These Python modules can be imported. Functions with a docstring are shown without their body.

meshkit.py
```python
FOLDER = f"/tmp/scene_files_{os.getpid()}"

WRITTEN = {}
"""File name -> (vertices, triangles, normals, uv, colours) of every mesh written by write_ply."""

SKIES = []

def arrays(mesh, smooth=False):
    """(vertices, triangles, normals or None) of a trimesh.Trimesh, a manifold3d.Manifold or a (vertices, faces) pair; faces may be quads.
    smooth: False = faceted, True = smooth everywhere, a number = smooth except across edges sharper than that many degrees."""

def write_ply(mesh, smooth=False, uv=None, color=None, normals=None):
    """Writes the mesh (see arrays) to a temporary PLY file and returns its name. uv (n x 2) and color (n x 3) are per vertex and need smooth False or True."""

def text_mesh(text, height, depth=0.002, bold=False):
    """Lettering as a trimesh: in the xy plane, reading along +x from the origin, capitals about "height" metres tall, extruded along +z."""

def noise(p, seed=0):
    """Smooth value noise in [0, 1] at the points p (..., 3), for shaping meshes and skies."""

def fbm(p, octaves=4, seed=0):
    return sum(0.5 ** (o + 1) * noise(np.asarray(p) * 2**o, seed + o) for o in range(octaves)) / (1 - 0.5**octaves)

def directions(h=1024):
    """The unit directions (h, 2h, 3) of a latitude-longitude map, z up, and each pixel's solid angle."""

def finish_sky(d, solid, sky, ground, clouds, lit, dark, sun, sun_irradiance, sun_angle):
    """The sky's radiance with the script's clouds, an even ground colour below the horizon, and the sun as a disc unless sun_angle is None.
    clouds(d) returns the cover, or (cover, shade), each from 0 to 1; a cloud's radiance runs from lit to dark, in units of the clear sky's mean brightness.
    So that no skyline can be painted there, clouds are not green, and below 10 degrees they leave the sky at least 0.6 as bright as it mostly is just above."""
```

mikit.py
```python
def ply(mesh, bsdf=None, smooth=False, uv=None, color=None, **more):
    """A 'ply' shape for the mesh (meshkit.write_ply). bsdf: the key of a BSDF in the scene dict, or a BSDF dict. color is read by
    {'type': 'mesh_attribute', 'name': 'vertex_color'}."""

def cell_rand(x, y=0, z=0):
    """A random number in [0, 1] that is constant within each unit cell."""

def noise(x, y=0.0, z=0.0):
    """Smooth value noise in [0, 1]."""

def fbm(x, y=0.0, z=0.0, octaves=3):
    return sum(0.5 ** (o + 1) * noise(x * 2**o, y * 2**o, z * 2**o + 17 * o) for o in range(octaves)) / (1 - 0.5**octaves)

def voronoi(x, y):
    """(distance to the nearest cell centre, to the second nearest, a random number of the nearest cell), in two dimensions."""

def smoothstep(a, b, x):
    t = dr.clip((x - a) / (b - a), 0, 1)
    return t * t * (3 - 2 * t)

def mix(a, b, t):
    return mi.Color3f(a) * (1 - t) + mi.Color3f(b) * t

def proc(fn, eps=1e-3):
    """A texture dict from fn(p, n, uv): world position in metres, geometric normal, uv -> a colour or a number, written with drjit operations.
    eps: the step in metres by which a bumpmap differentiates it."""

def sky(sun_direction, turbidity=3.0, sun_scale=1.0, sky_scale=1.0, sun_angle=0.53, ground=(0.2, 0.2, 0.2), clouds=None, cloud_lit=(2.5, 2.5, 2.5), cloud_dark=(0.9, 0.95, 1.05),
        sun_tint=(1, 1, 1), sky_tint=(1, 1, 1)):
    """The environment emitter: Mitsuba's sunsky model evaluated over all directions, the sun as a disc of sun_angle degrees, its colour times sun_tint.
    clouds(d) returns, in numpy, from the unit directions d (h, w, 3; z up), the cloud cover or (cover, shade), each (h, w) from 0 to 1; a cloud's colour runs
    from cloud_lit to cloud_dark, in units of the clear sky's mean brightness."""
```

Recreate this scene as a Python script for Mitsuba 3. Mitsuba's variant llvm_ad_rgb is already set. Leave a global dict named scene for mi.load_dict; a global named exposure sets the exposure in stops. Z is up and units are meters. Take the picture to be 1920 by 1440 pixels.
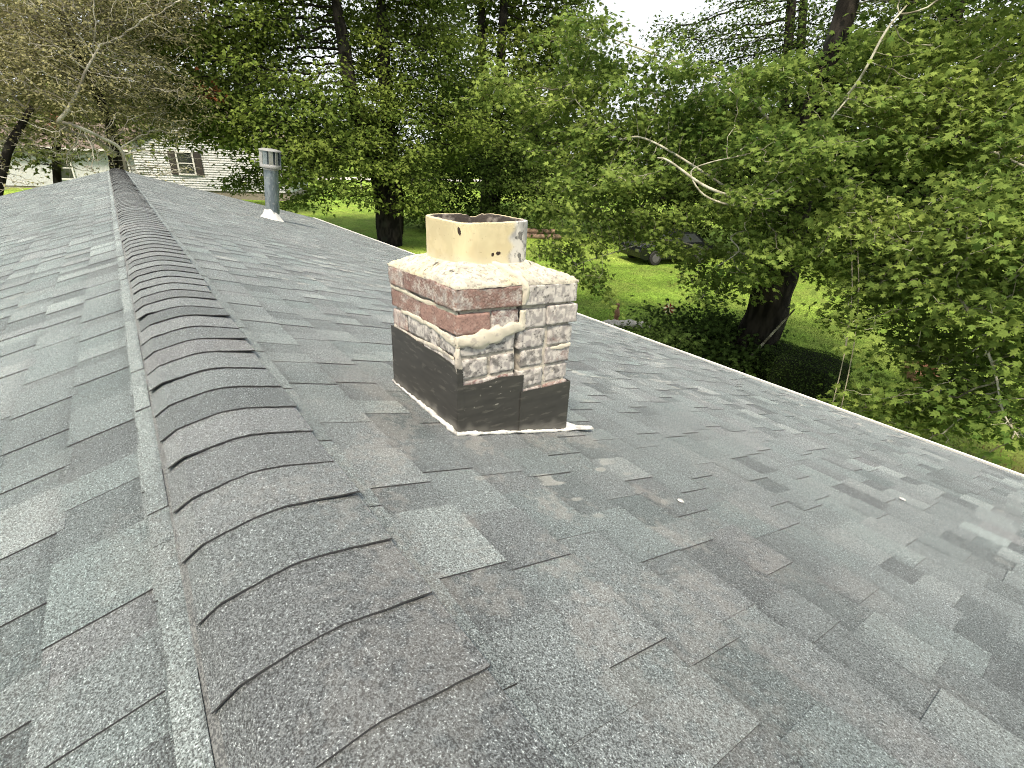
import math
import numpy as np
import trimesh
import drjit as dr
import mitsuba as mi
import mikit
import meshkit
from scipy.spatial import cKDTree

T = mi.ScalarTransform4f
scene, labels = {}, {}
rng = np.random.default_rng(7)

# ------------------------------------------------------------------ camera, sky, exposure
# world: the ridge of the house runs along +y at x = 0, z = 0; the slopes fall to both sides by PITCH
CAM = np.array([-0.1003, 0.0, 0.5755])
YAW, PIT, ROLL, FPX = 0.6541, 0.4219, 0.0461, 935.3
fw = np.array([math.sin(YAW) * math.cos(PIT), math.cos(YAW) * math.cos(PIT), -math.sin(PIT)])
rt0 = np.array([math.cos(YAW), -math.sin(YAW), 0.0])
up0 = np.cross(rt0, fw)
upv = -math.sin(ROLL) * rt0 + math.cos(ROLL) * up0
rtv = math.cos(ROLL) * rt0 + math.sin(ROLL) * up0
scene['camera'] = {'type': 'perspective', 'fov': math.degrees(2 * math.atan(960 / FPX)), 'fov_axis': 'x',
                   'near_clip': 0.05, 'far_clip': 2000.0,
                   'to_world': T().look_at(origin=CAM.tolist(), target=(CAM + fw).tolist(), up=upv.tolist())}
scene['sky'] = mikit.sky((-0.40, -0.38, 0.84), turbidity=3, sun_scale=0.58, sun_angle=12, ground=(0.1, 0.12, 0.06),
                         clouds=lambda d: 1.0, cloud_lit=(1.80, 1.88, 1.93), sun_tint=(0.97, 1.0, 1.04))
exposure = 2.95

PITCH = 0.2768
COS = 1 / math.sqrt(1 + PITCH**2)
SIN = PITCH * COS
EAVE_X, Y0, Y1 = 4.25, -1.3, 15.45


def ground_z(x, y):
    t = np.clip(np.asarray(y, float) - 8, 0, 42)
    return -3.8 + 0.035 * t


# ------------------------------------------------------------------ helpers
def numbered(key):
    if key not in USED:
        USED[key] = 0
        return key
    USED[key] += 1
    return f'{key}_{USED[key]:03d}'


USED = {}


def put(name, mesh, bsdf, parent=None, smooth=False, **kw):
    key = numbered((parent + '__' if parent else '') + name)
    scene[key] = mikit.ply(mesh, bsdf, smooth, **kw)
    return key


def tag(key, label=None, category=None, group=None, kind=None):
    d = {}
    if label: d['label'] = label
    if category: d['category'] = category
    if group: d['group'] = group
    if kind: d['kind'] = kind
    labels[key] = d
    return key


def thing(name, label, category, group=None, kind=None):
    return tag(numbered(name), label, category, group, kind)


def unit(v):
    v = np.asarray(v, float)
    return v / np.maximum(np.linalg.norm(v, axis=-1, keepdims=True), 1e-12)


def cat(ms):
    vs, fs, o = [], [], 0
    for v, f in ms:
        v, f = np.asarray(v, float), np.asarray(f, int)
        if f.shape[1] == 4:
            f = np.vstack([f[:, [0, 1, 2]], f[:, [0, 2, 3]]])
        vs.append(v); fs.append(f + o); o += len(v)
    return np.vstack(vs), np.vstack(fs)


BOXF = np.array([[0, 2, 3, 1], [4, 5, 7, 6], [0, 1, 5, 4], [2, 6, 7, 3], [0, 4, 6, 2], [1, 3, 7, 5]])


def box(a, b):
    a, b = np.minimum(a, b), np.maximum(a, b)
    v = np.array([[x, y, z] for x in (a[0], b[0]) for y in (a[1], b[1]) for z in (a[2], b[2])], float)
    # corner index = 4*ix + 2*iy + iz
    f = np.array([[0, 1, 3, 2], [4, 6, 7, 5], [0, 4, 5, 1], [2, 3, 7, 6], [0, 2, 6, 4], [1, 5, 7, 3]])
    return v, f


def xf(m, mat=None, off=(0, 0, 0)):
    v, f = m
    v = np.asarray(v, float)
    if mat is not None: v = v @ np.asarray(mat).T
    return v + np.asarray(off), f


def rotz(a):
    c, s = math.cos(a), math.sin(a)
    return np.array([[c, -s, 0], [s, c, 0], [0, 0, 1.0]])


def tube(pts, rad, sides=8, rough=0.0, seed=0, cap=True, smoothn=1):
    """Swept tube along a polyline (refined by smoothn subdivisions of a Catmull-Rom curve)."""
    p, r = np.asarray(pts, float), np.broadcast_to(np.asarray(rad, float), len(pts)).copy()
    if smoothn > 1 and len(p) > 2:
        q = np.vstack([2 * p[0] - p[1], p, 2 * p[-1] - p[-2]])
        out, ro = [], []
        for i in range(len(p) - 1):
            for t in np.arange(smoothn) / smoothn:
                a, b, c, d = q[i:i + 4]
                out.append(0.5 * (2 * b + (c - a) * t + (2 * a - 5 * b + 4 * c - d) * t**2 + (3 * b - a - 3 * c + d) * t**3))
                ro.append(r[i] * (1 - t) + r[i + 1] * t)
        out.append(p[-1]); ro.append(r[-1])
        p, r = np.array(out), np.array(ro)
    d = unit(np.gradient(p, axis=0))
    ref = np.array([0, 0, 1.0]) if abs(d[0][2]) < 0.9 else np.array([1.0, 0, 0])
    u = unit(np.cross(d[0], ref)); vs = []
    for i in range(len(p)):
        u = unit(u - d[i] * (u @ d[i])); w = np.cross(d[i], u)
        a = np.arange(sides) * 2 * math.pi / sides
        ring = np.cos(a)[:, None] * u + np.sin(a)[:, None] * w
        k = r[i]
        if rough:
            k = r[i] * (1 + rough * (2 * meshkit.noise(np.stack([np.cos(a) * 2, np.sin(a) * 2, np.full(sides, i * 0.35)], -1) + seed * 7.3, seed) - 1))[:, None]
        vs.append(p[i] + ring * k)
    n = len(p)
    i, j = np.meshgrid(np.arange(n - 1), np.arange(sides), indexing='ij')
    f = np.stack([i * sides + j, i * sides + (j + 1) % sides, (i + 1) * sides + (j + 1) % sides, (i + 1) * sides + j], -1).reshape(-1, 4)
    f = np.vstack([f[:, [0, 1, 2]], f[:, [0, 2, 3]]])
    v = np.vstack(vs)
    if cap:
        v = np.vstack([v, p[0], p[-1]])
        k = np.arange(sides)
        f = np.vstack([f, np.stack([np.full(sides, len(v) - 2), (k + 1) % sides, k], 1),
                       np.stack([np.full(sides, len(v) - 1), (n - 1) * sides + k, (n - 1) * sides + (k + 1) % sides], 1)])
    return v, f


def lathe(prof, sides=24):
    """(radius, z) profile turned round z."""
    a = np.arange(sides) * 2 * math.pi / sides
    v = np.vstack([np.stack([r * np.cos(a), r * np.sin(a), np.full(sides, z)], 1) for r, z in prof])
    n = len(prof)
    i, j = np.meshgrid(np.arange(n - 1), np.arange(sides), indexing='ij')
    f = np.stack([i * sides + j, i * sides + (j + 1) % sides, (i + 1) * sides + (j + 1) % sides, (i + 1) * sides + j], -1).reshape(-1, 4)
    return v, np.vstack([f[:, [0, 1, 2]], f[:, [0, 2, 3]]])


def rough_box(a, b, rnd, amp, seed, freq=22.0, maxe=0.03):
    """A box with rounded, worn edges and an uneven face."""
    a, b = np.asarray(a, float), np.asarray(b, float)
    m = trimesh.creation.box(extents=b - a)
    m.apply_translation((a + b) / 2)
    v, f = trimesh.remesh.subdivide_to_size(m.vertices, m.faces, maxe, max_iter=6)
    m = trimesh.Trimesh(v, f)
    v = np.array(m.vertices)
    q = np.clip(v, a + rnd, b - rnd)
    d = v - q
    n = unit(d)
    off = meshkit.fbm(v * freq + seed * 3.7, 3, seed)
    v = q + n * (rnd * (0.9 + 0.2 * off[:, None])) + n * ((off[:, None] - 0.5) * 2 * amp)
    return v, np.array(m.faces)


def prism(poly, axis, lo, hi, maxe=None):
    """poly: 2-D outline (n,2); extruded along axis 0/1/2 from lo to hi."""
    import shapely.geometry as sg
    m = trimesh.creation.extrude_polygon(sg.Polygon(poly), hi - lo, engine='earcut')
    v = np.array(m.vertices); v[:, 2] += lo
    if axis == 0: v = v[:, [2, 0, 1]]
    f = np.array(m.faces)
    if axis == 1:
        v = v[:, [0, 2, 1]]; f = f[:, ::-1]
    if maxe:
        v, f = trimesh.remesh.subdivide_to_size(v, f, maxe, max_iter=7)
    return v, f


# ------------------------------------------------------------------ materials
def rgb(*c):
    return {'type': 'rgb', 'value': list(c)}


def mat(name, color, rough=0.7, spec=0.4, **kw):
    tex = mikit.proc(color) if callable(color) else color if isinstance(color, dict) else rgb(*color)
    scene[name] = {'type': 'twosided', 'bsdf': {'type': 'principled', 'base_color': tex, 'roughness': rough, 'specular': spec, **kw}}


noise, fbm, mix, smoothstep, cell_rand = mikit.noise, mikit.fbm, mikit.mix, mikit.smoothstep, mikit.cell_rand


def speck(p, size):
    """Mineral granules: a hash per jittered cell, softened."""
    k = 1.0 / size
    a = noise(p.x * k, p.y * k, p.z * k * 1.7)
    b = noise(p.x * k * 1.9 + 31.7, p.y * k * 1.9 + 11.3, p.z * k * 2.3)
    return 0.55 * a + 0.45 * b


def shingle_color(p, n, uv):
    tone, hue = uv.x, uv.y
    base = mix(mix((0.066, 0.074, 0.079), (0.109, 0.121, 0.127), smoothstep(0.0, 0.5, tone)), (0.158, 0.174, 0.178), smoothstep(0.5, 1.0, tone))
    base = base * mix((1.03, 0.99, 1.0), (0.93, 1.03, 1.015), hue)
    g = speck(p, 0.0020)
    base = base * (0.34 + 1.10 * smoothstep(0.27, 0.68, g)) + mi.Color3f(0.22, 0.245, 0.25) * smoothstep(0.67, 0.82, g)
    base = base * (0.86 + 0.28 * fbm(p.x * 2.1 + 7.0, p.y * 1.4, 1.0, 3))
    # patches of worn granules and dusty tan staining below and in front of the chimney
    w = 0.72 * fbm(p.x * 9.0, p.y * 6.0, 2.0, 3) + 0.28 * noise(p.x * 85.0, p.y * 85.0, 3.0)
    dx, dy = p.x - 0.62, p.y - 0.85
    near = dr.exp(-(dx * dx * 2.6 + dy * dy * 2.2)) * 0.75 + 0.05
    dust = smoothstep(0.53, 0.70, w) * near
    base = mix(base, (0.26, 0.243, 0.225), 0.42 * dust)
    scuff = smoothstep(0.70, 0.76, fbm(p.x * 14.0 + 5.0, p.y * 26.0, 7.0, 2)) * smoothstep(0.55, 0.75, fbm(p.x * 1.3, p.y * 1.3, 4.0, 2))
    base = mix(base, (0.30, 0.30, 0.28), 0.55 * scuff)
    return mix(base, (0.034, 0.035, 0.037), mi.Float(dr.select(tone < -0.5, 1.0, 0.0)))


mat('m_shingle', shingle_color, 0.85, 0.45)
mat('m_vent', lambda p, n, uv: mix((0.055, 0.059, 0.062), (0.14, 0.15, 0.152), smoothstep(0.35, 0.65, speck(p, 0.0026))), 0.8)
mat('m_black', (0.025, 0.025, 0.027), 0.6)
mat('m_white_metal', lambda p, n, uv: mix((0.62, 0.62, 0.595), (0.46, 0.445, 0.41), smoothstep(0.55, 0.8, fbm(p.x * 6, p.y * 3, p.z * 6, 3)) * 0.6), 0.45)


def crust(p, s):
    return fbm(p.x * s, p.y * s, p.z * s, 4)


def brick_color(p, n, uv):
    tone, white = uv.x, uv.y
    red = mix(mix((0.152, 0.086, 0.080), (0.188, 0.122, 0.106), smoothstep(0.1, 0.5, tone)), (0.250, 0.160, 0.140), smoothstep(0.5, 0.95, tone))
    red = red * (0.55 + 0.9 * fbm(p.x * 190, p.y * 190, p.z * 190, 2))
    c1, c2 = crust(p, 26.0), crust(p + 3.3, 90.0)
    m = 0.42 * c1 + 0.30 * c2 + 0.28 * noise(p.x * 260, p.y * 260, p.z * 260)
    drip = fbm(p.x * 70, p.y * 70, p.z * 9, 3)
    w = smoothstep(0.70, 0.42, 0.75 * m + 0.25 * drip + 0.36 - 0.62 * white)
    pale = mix((0.50, 0.485, 0.455), (0.27, 0.265, 0.26), smoothstep(0.40, 0.64, 0.6 * crust(p + 9.1, 60.0) + 0.4 * noise(p.x * 150, p.y * 150, p.z * 60)))
    col = mix(red, pale, w * 0.88)
    dark = smoothstep(0.56, 0.70, 0.5 * crust(p + 17.0, 38.0) + 0.5 * crust(p + 1.0, 150.0)) * smoothstep(0.3, 0.95, white)
    dark = dr.clip(dark + 0.8 * smoothstep(0.13, 0.08, p.z) * smoothstep(0.50, 0.62, crust(p + 2.0, 42.0)) * smoothstep(0.5, 0.9, white), 0, 1)
    return mix(col, (0.055, 0.054, 0.052), dark * 0.8)


mat('m_brick', brick_color, 0.88, 0.25)


def mortar_color(p, n, uv):
    c = mix((0.44, 0.41, 0.35), (0.30, 0.28, 0.25), smoothstep(0.4, 0.65, crust(p, 40.0)))
    return mix(c, (0.12, 0.115, 0.105), smoothstep(0.60, 0.70, crust(p + 5.0, 70.0)) * 0.8)


mat('m_mortar', mortar_color, 0.92, 0.2)


def cream_color(p, n, uv):
    c = mix((0.52, 0.49, 0.405), (0.43, 0.40, 0.33), noise(p.x * 60, p.y * 60, p.z * 60))
    return mix(c, (0.3, 0.28, 0.25), smoothstep(0.64, 0.74, crust(p + 8.0, 60.0)) * 0.7)


mat('m_cream', cream_color, 0.8, 0.3)


def crown_color(p, n, uv):
    c = mix((0.51, 0.48, 0.395), (0.37, 0.35, 0.30), smoothstep(0.42, 0.62, crust(p, 75.0))) * 0.93
    c = mix(c, (0.54, 0.45, 0.26), smoothstep(0.52, 0.68, crust(p + 2.0, 18.0)) * 0.45)
    c = mix(c, (0.17, 0.16, 0.145), smoothstep(0.55, 0.70, crust(p + 4.0, 130.0)) * 0.7)
    return mix(c, (0.055, 0.055, 0.052), smoothstep(0.635, 0.69, 0.7 * crust(p + 7.7, 30.0) + 0.3 * crust(p, 110.0)) * 0.85)


mat('m_crown', crown_color, 0.92, 0.2)
FLUE_C = np.array([0.727, 1.286])


def flue_color(p, n, uv):
    c = mix((0.50, 0.445, 0.285), (0.45, 0.385, 0.245), smoothstep(0.35, 0.7, fbm(p.x * 9, p.y * 9, p.z * 5, 3)))
    c = mix(c, (0.56, 0.49, 0.32), smoothstep(0.45, 0.7, fbm(p.x * 34, p.y * 34, p.z * 26, 4)) * 0.55)
    low = smoothstep(0.36, 0.31, p.z + 0.03 * noise(p.x * 40, p.y * 40, p.z * 40))
    c = mix(c, (0.53, 0.50, 0.40), low * 0.6)
    smear = smoothstep(0.752, 0.775, p.x + 0.03 * (noise(p.z * 40, p.y * 20, 3.0) - 0.5) + (p.z - 0.37) * -0.12) * smoothstep(1.24, 1.2, p.y)
    plaster = mix((0.47, 0.46, 0.43), (0.27, 0.27, 0.265), smoothstep(0.40, 0.62, fbm(p.x * 40, p.y * 40, p.z * 18, 4)))
    plaster = mix(plaster, (0.05, 0.05, 0.05), smoothstep(0.54, 0.64, fbm(p.x * 75 + 3, p.y * 75, p.z * 40, 4)) * 0.8)
    c = mix(c, plaster, smear)
    speckle = smoothstep(0.68, 0.76, crust(p + 12.0, 120.0))
    c = mix(c, (0.22, 0.18, 0.11), speckle * 0.3)
    # a chipped hole near the rim and two at the foot of the tile
    h1 = dr.square((p.x - p.y + 0.580 + 0.3 * (p.z - 0.40)) / 0.0068) + dr.square((p.z - 0.396) / 0.011) + smoothstep(1.24, 1.3, p.y) * 9
    h2 = dr.square((p.x - 0.722) / 0.008) + dr.square((p.z - 0.335) / 0.0055) + smoothstep(1.2, 1.25, p.y) * 9
    h3 = dr.square((p.x - 0.703) / 0.005) + dr.square((p.z - 0.333) / 0.005) + smoothstep(1.2, 1.25, p.y) * 9
    hole = smoothstep(1.2, 0.8, dr.minimum(h1, dr.minimum(h2, h3)) + 0.6 * (noise(p.x * 300, p.y * 300, p.z * 300) - 0.5))
    c = mix(c, (0.03, 0.02, 0.016), hole)
    qx, qy = dr.maximum(dr.abs(p.x - 0.727) - 0.065, 0), dr.maximum(dr.abs(p.y - 1.286) - 0.065, 0)
    inner = smoothstep(0.049, 0.046, dr.sqrt(qx * qx + qy * qy))
    soot = mix((0.05, 0.042, 0.037), (0.22, 0.20, 0.18), smoothstep(0.45, 0.7, crust(p + 1.0, 45.0)))
    return mix(c, soot, inner)


mat('m_flue', flue_color, 0.75, 0.35)


def flash_color(p, n, uv):
    s = fbm(p.x * 14, p.y * 14, p.z * 60, 3)
    c = mix((0.026, 0.026, 0.0245), (0.044, 0.043, 0.039), s)
    c = mix(c, (0.085, 0.082, 0.072), smoothstep(0.60, 0.74, fbm(p.x * 22 + p.z * 30, p.y * 22 + p.z * 12, p.z * 90, 3)) * 0.6)
    c = mix(c, (0.17, 0.165, 0.15), smoothstep(0.05, 0.015, p.z + 0.2768 * p.x + 0.05 * (noise(p.x * 40, p.y * 40, p.z * 25) - 0.4)) * 0.5)
    return mix(c, (0.25, 0.245, 0.22), smoothstep(0.90, 0.94, noise(p.x * 95, p.y * 95, p.z * 95)) * smoothstep(0.6, 0.75, noise(p.x * 12, p.y * 12, p.z * 12)) * 0.8)


mat('m_flashing', flash_color, 0.42, 0.5)
mat('m_sealant', lambda p, n, uv: mix((0.55, 0.55, 0.53), (0.30, 0.295, 0.285), smoothstep(0.5, 0.72, crust(p, 60.0))), 0.5)


def galv_color(p, n, uv):
    c = mix((0.25, 0.295, 0.315), (0.15, 0.185, 0.205), smoothstep(0.4, 0.65, fbm(p.x * 18, p.y * 18, p.z * 5, 3)))
    return mix(c, (0.36, 0.375, 0.38), smoothstep(0.62, 0.75, fbm(p.x * 40, p.y * 40, p.z * 22, 2)) * 0.6)


mat('m_galv', galv_color, 0.38, 0.5, metallic=0.55)
mat('m_galv_light', (0.36, 0.36, 0.35), 0.35, 0.5, metallic=0.5)


def bark_color(p, n, uv):
    g = fbm(p.x * 9, p.y * 9, p.z * 2.2, 3)
    c = mix((0.009, 0.008, 0.007), (0.032, 0.028, 0.024), smoothstep(0.35, 0.7, g))
    return mix(c, (0.045, 0.05, 0.037), smoothstep(0.58, 0.75, fbm(p.x * 3, p.y * 3, p.z * 3 + 9, 2)) * 0.4)


mat('m_bark', bark_color, 0.95, 0.15)
mat('m_twig', lambda p, n, uv: mix((0.13, 0.12, 0.09), (0.40, 0.39, 0.31), smoothstep(0.42, 0.68, fbm(p.x * 7, p.y * 7, p.z * 7, 3))), 0.9, 0.2)
mat('m_limb', lambda p, n, uv: mix((0.26, 0.25, 0.19), (0.46, 0.45, 0.37), smoothstep(0.35, 0.6, fbm(p.x * 9, p.y * 9, p.z * 9, 3))), 0.9, 0.2)
mat('m_twig_bare', lambda p, n, uv: mix((0.22, 0.205, 0.17), (0.48, 0.46, 0.40), smoothstep(0.42, 0.68, fbm(p.x * 2.4, p.y * 2.4, p.z * 2.4, 3))), 0.9, 0.2)
scene['m_leaf'] = {'type': 'principledthin', 'base_color': {'type': 'mesh_attribute', 'name': 'vertex_color'}, 'roughness': 0.48, 'diff_trans': 0.75, 'eta': 1.4}


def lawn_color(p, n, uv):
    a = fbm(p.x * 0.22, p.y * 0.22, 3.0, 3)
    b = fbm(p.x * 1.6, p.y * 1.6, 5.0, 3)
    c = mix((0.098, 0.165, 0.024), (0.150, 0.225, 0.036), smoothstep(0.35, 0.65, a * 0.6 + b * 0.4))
    c = c * (0.6 + 0.8 * fbm(p.x * 14, p.y * 14, 1.0, 2)) * (0.62 + 0.76 * fbm(p.x * 0.55 + 9.0, p.y * 0.9, 6.0, 3))  # broad patches of tone, from mowing and from shadow painted in
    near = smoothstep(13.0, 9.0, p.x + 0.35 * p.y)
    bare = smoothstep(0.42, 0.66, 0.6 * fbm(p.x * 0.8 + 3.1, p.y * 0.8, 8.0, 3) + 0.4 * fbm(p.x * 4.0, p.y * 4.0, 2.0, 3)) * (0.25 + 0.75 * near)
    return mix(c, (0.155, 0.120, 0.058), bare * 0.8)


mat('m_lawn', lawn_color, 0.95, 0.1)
mat('m_road', (0.42, 0.41, 0.39), 0.9)
mat('m_siding', (0.48, 0.505, 0.52), 0.6)
mat('m_trim', (0.62, 0.62, 0.61), 0.5)
mat('m_shutter', (0.035, 0.030, 0.028), 0.6)
mat('m_glass', (0.03, 0.035, 0.035), 0.08, 0.7)
mat('m_foundation', lambda p, n, uv: mix((0.30, 0.27, 0.23), (0.22, 0.20, 0.17), fbm(p.x * 3, p.y * 3, p.z * 3, 3)), 0.95)
mat('m_brown_roof', lambda p, n, uv: mix((0.17, 0.13, 0.11), (0.11, 0.09, 0.075), fbm(p.x * 4, p.y * 4, p.z * 20, 3)), 0.9)
mat('m_far_brick', (0.24, 0.10, 0.08), 0.9)
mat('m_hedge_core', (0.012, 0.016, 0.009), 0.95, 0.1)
mat('m_car', (0.006, 0.007, 0.008), 0.12, 0.5)
mat('m_rubber', (0.02, 0.02, 0.02), 0.8)
mat('m_rim', (0.09, 0.09, 0.095), 0.4)
mat('m_chrome', (0.3, 0.3, 0.31), 0.2, 0.5, metallic=0.9)
mat('m_terracotta', (0.27, 0.15, 0.095), 0.85)
mat('m_black_pot', (0.018, 0.018, 0.02), 0.5)
mat('m_stone', lambda p, n, uv: mix((0.50, 0.48, 0.44), (0.30, 0.28, 0.25), fbm(p.x * 9, p.y * 9, p.z * 9, 3)), 0.9)
mat('m_maroon', (0.22, 0.025, 0.03), 0.5)
mat('m_cream_blade', (0.8, 0.74, 0.5), 0.5)
mat('m_rope', (0.30, 0.275, 0.21), 0.9)
mat('m_wood', lambda p, n, uv: mix((0.16, 0.10, 0.07), (0.30, 0.22, 0.16), fbm(p.x * 4, p.y * 4, p.z * 30, 3)), 0.9)
mat('m_lawn_blade', {'type': 'mesh_attribute', 'name': 'vertex_color'}, 0.8, 0.2)
mat('m_wallboard', (0.6, 0.6, 0.57), 0.7)

# ------------------------------------------------------------------ ground, road
gx = np.unique(np.concatenate([np.linspace(-400, -40, 25), np.linspace(-40, 60, 201), np.linspace(60, 500, 30)]))
gy = np.unique(np.concatenate([np.linspace(-300, -20, 18), np.linspace(-20, 70, 181), np.linspace(70, 700, 36)]))
X, Y = np.meshgrid(gx, gy, indexing='ij')
Z = ground_z(X, Y) + 0.10 * (meshkit.fbm(np.stack([X * 0.25, Y * 0.25, X * 0], -1), 3, 5) - 0.5)
i, j = np.meshgrid(np.arange(len(gx) - 1), np.arange(len(gy) - 1), indexing='ij')
k = i * len(gy) + j
quads = np.stack([k, k + len(gy), k + len(gy) + 1, k + 1], -1).reshape(-1, 4)
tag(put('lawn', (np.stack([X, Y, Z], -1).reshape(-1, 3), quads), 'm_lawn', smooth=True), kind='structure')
rx = np.linspace(-120, 200, 60)
rv = np.vstack([[x, 59.5 + 0.02 * x + s, ground_z(x, 60.0) + 0.07] for x in rx for s in (0, 6.5)])
rf = np.array([[2 * a, 2 * a + 2, 2 * a + 3, 2 * a + 1] for a in range(len(rx) - 1)])
tag(put('road', (rv, rf), 'm_road'), kind='structure')

# ------------------------------------------------------------------ the house whose roof one stands on
house = thing('house', 'long low house seen from its own grey asphalt shingle roof, ridge cap running away', 'house')
EXPO = 0.1435
S_EAVE = EAVE_X / COS


def roof_pt(side, s, y, h):
    """Point on the slope of this side: s metres down from the ridge, h metres above the deck."""
    return np.stack([side * (s * COS + h * SIN), np.broadcast_to(y, np.shape(s)), -s * SIN + h * COS], -1)


def shingle(side, s0, s1, ya, yb, h0, h1, lift=(0, 0), skew=0.0):
    sm = s0 + 0.30 * (s1 - s0)
    sa = np.array([s0, s1, s1, s0])
    yy = np.array([ya, ya + skew, yb + skew, yb])
    hh = np.array([h0, h1 + lift[0], h1 + lift[1], h0])
    top = roof_pt(side, sa, yy, hh)
    bot = roof_pt(side, sa, yy, np.full(4, -0.004))
    mid = top[[0, 3]] * 0.7 + top[[1, 2]] * 0.3
    v = np.vstack([top, mid, top, bot])      # 0-5 granule face, 6-9 and 10-13 the cut edges
    f = np.array([[0, 4, 5, 3], [4, 1, 2, 5], [7, 11, 12, 8], [6, 10, 11, 7], [9, 8, 12, 13]])
    if side > 0: f = f[:, ::-1]
    return v, f


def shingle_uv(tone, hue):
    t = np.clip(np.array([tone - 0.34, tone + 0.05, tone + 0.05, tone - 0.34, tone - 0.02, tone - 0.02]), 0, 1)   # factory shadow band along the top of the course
    return np.vstack([np.c_[t, np.full(6, hue)], np.tile([-1.0, hue], (8, 1))])


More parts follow.
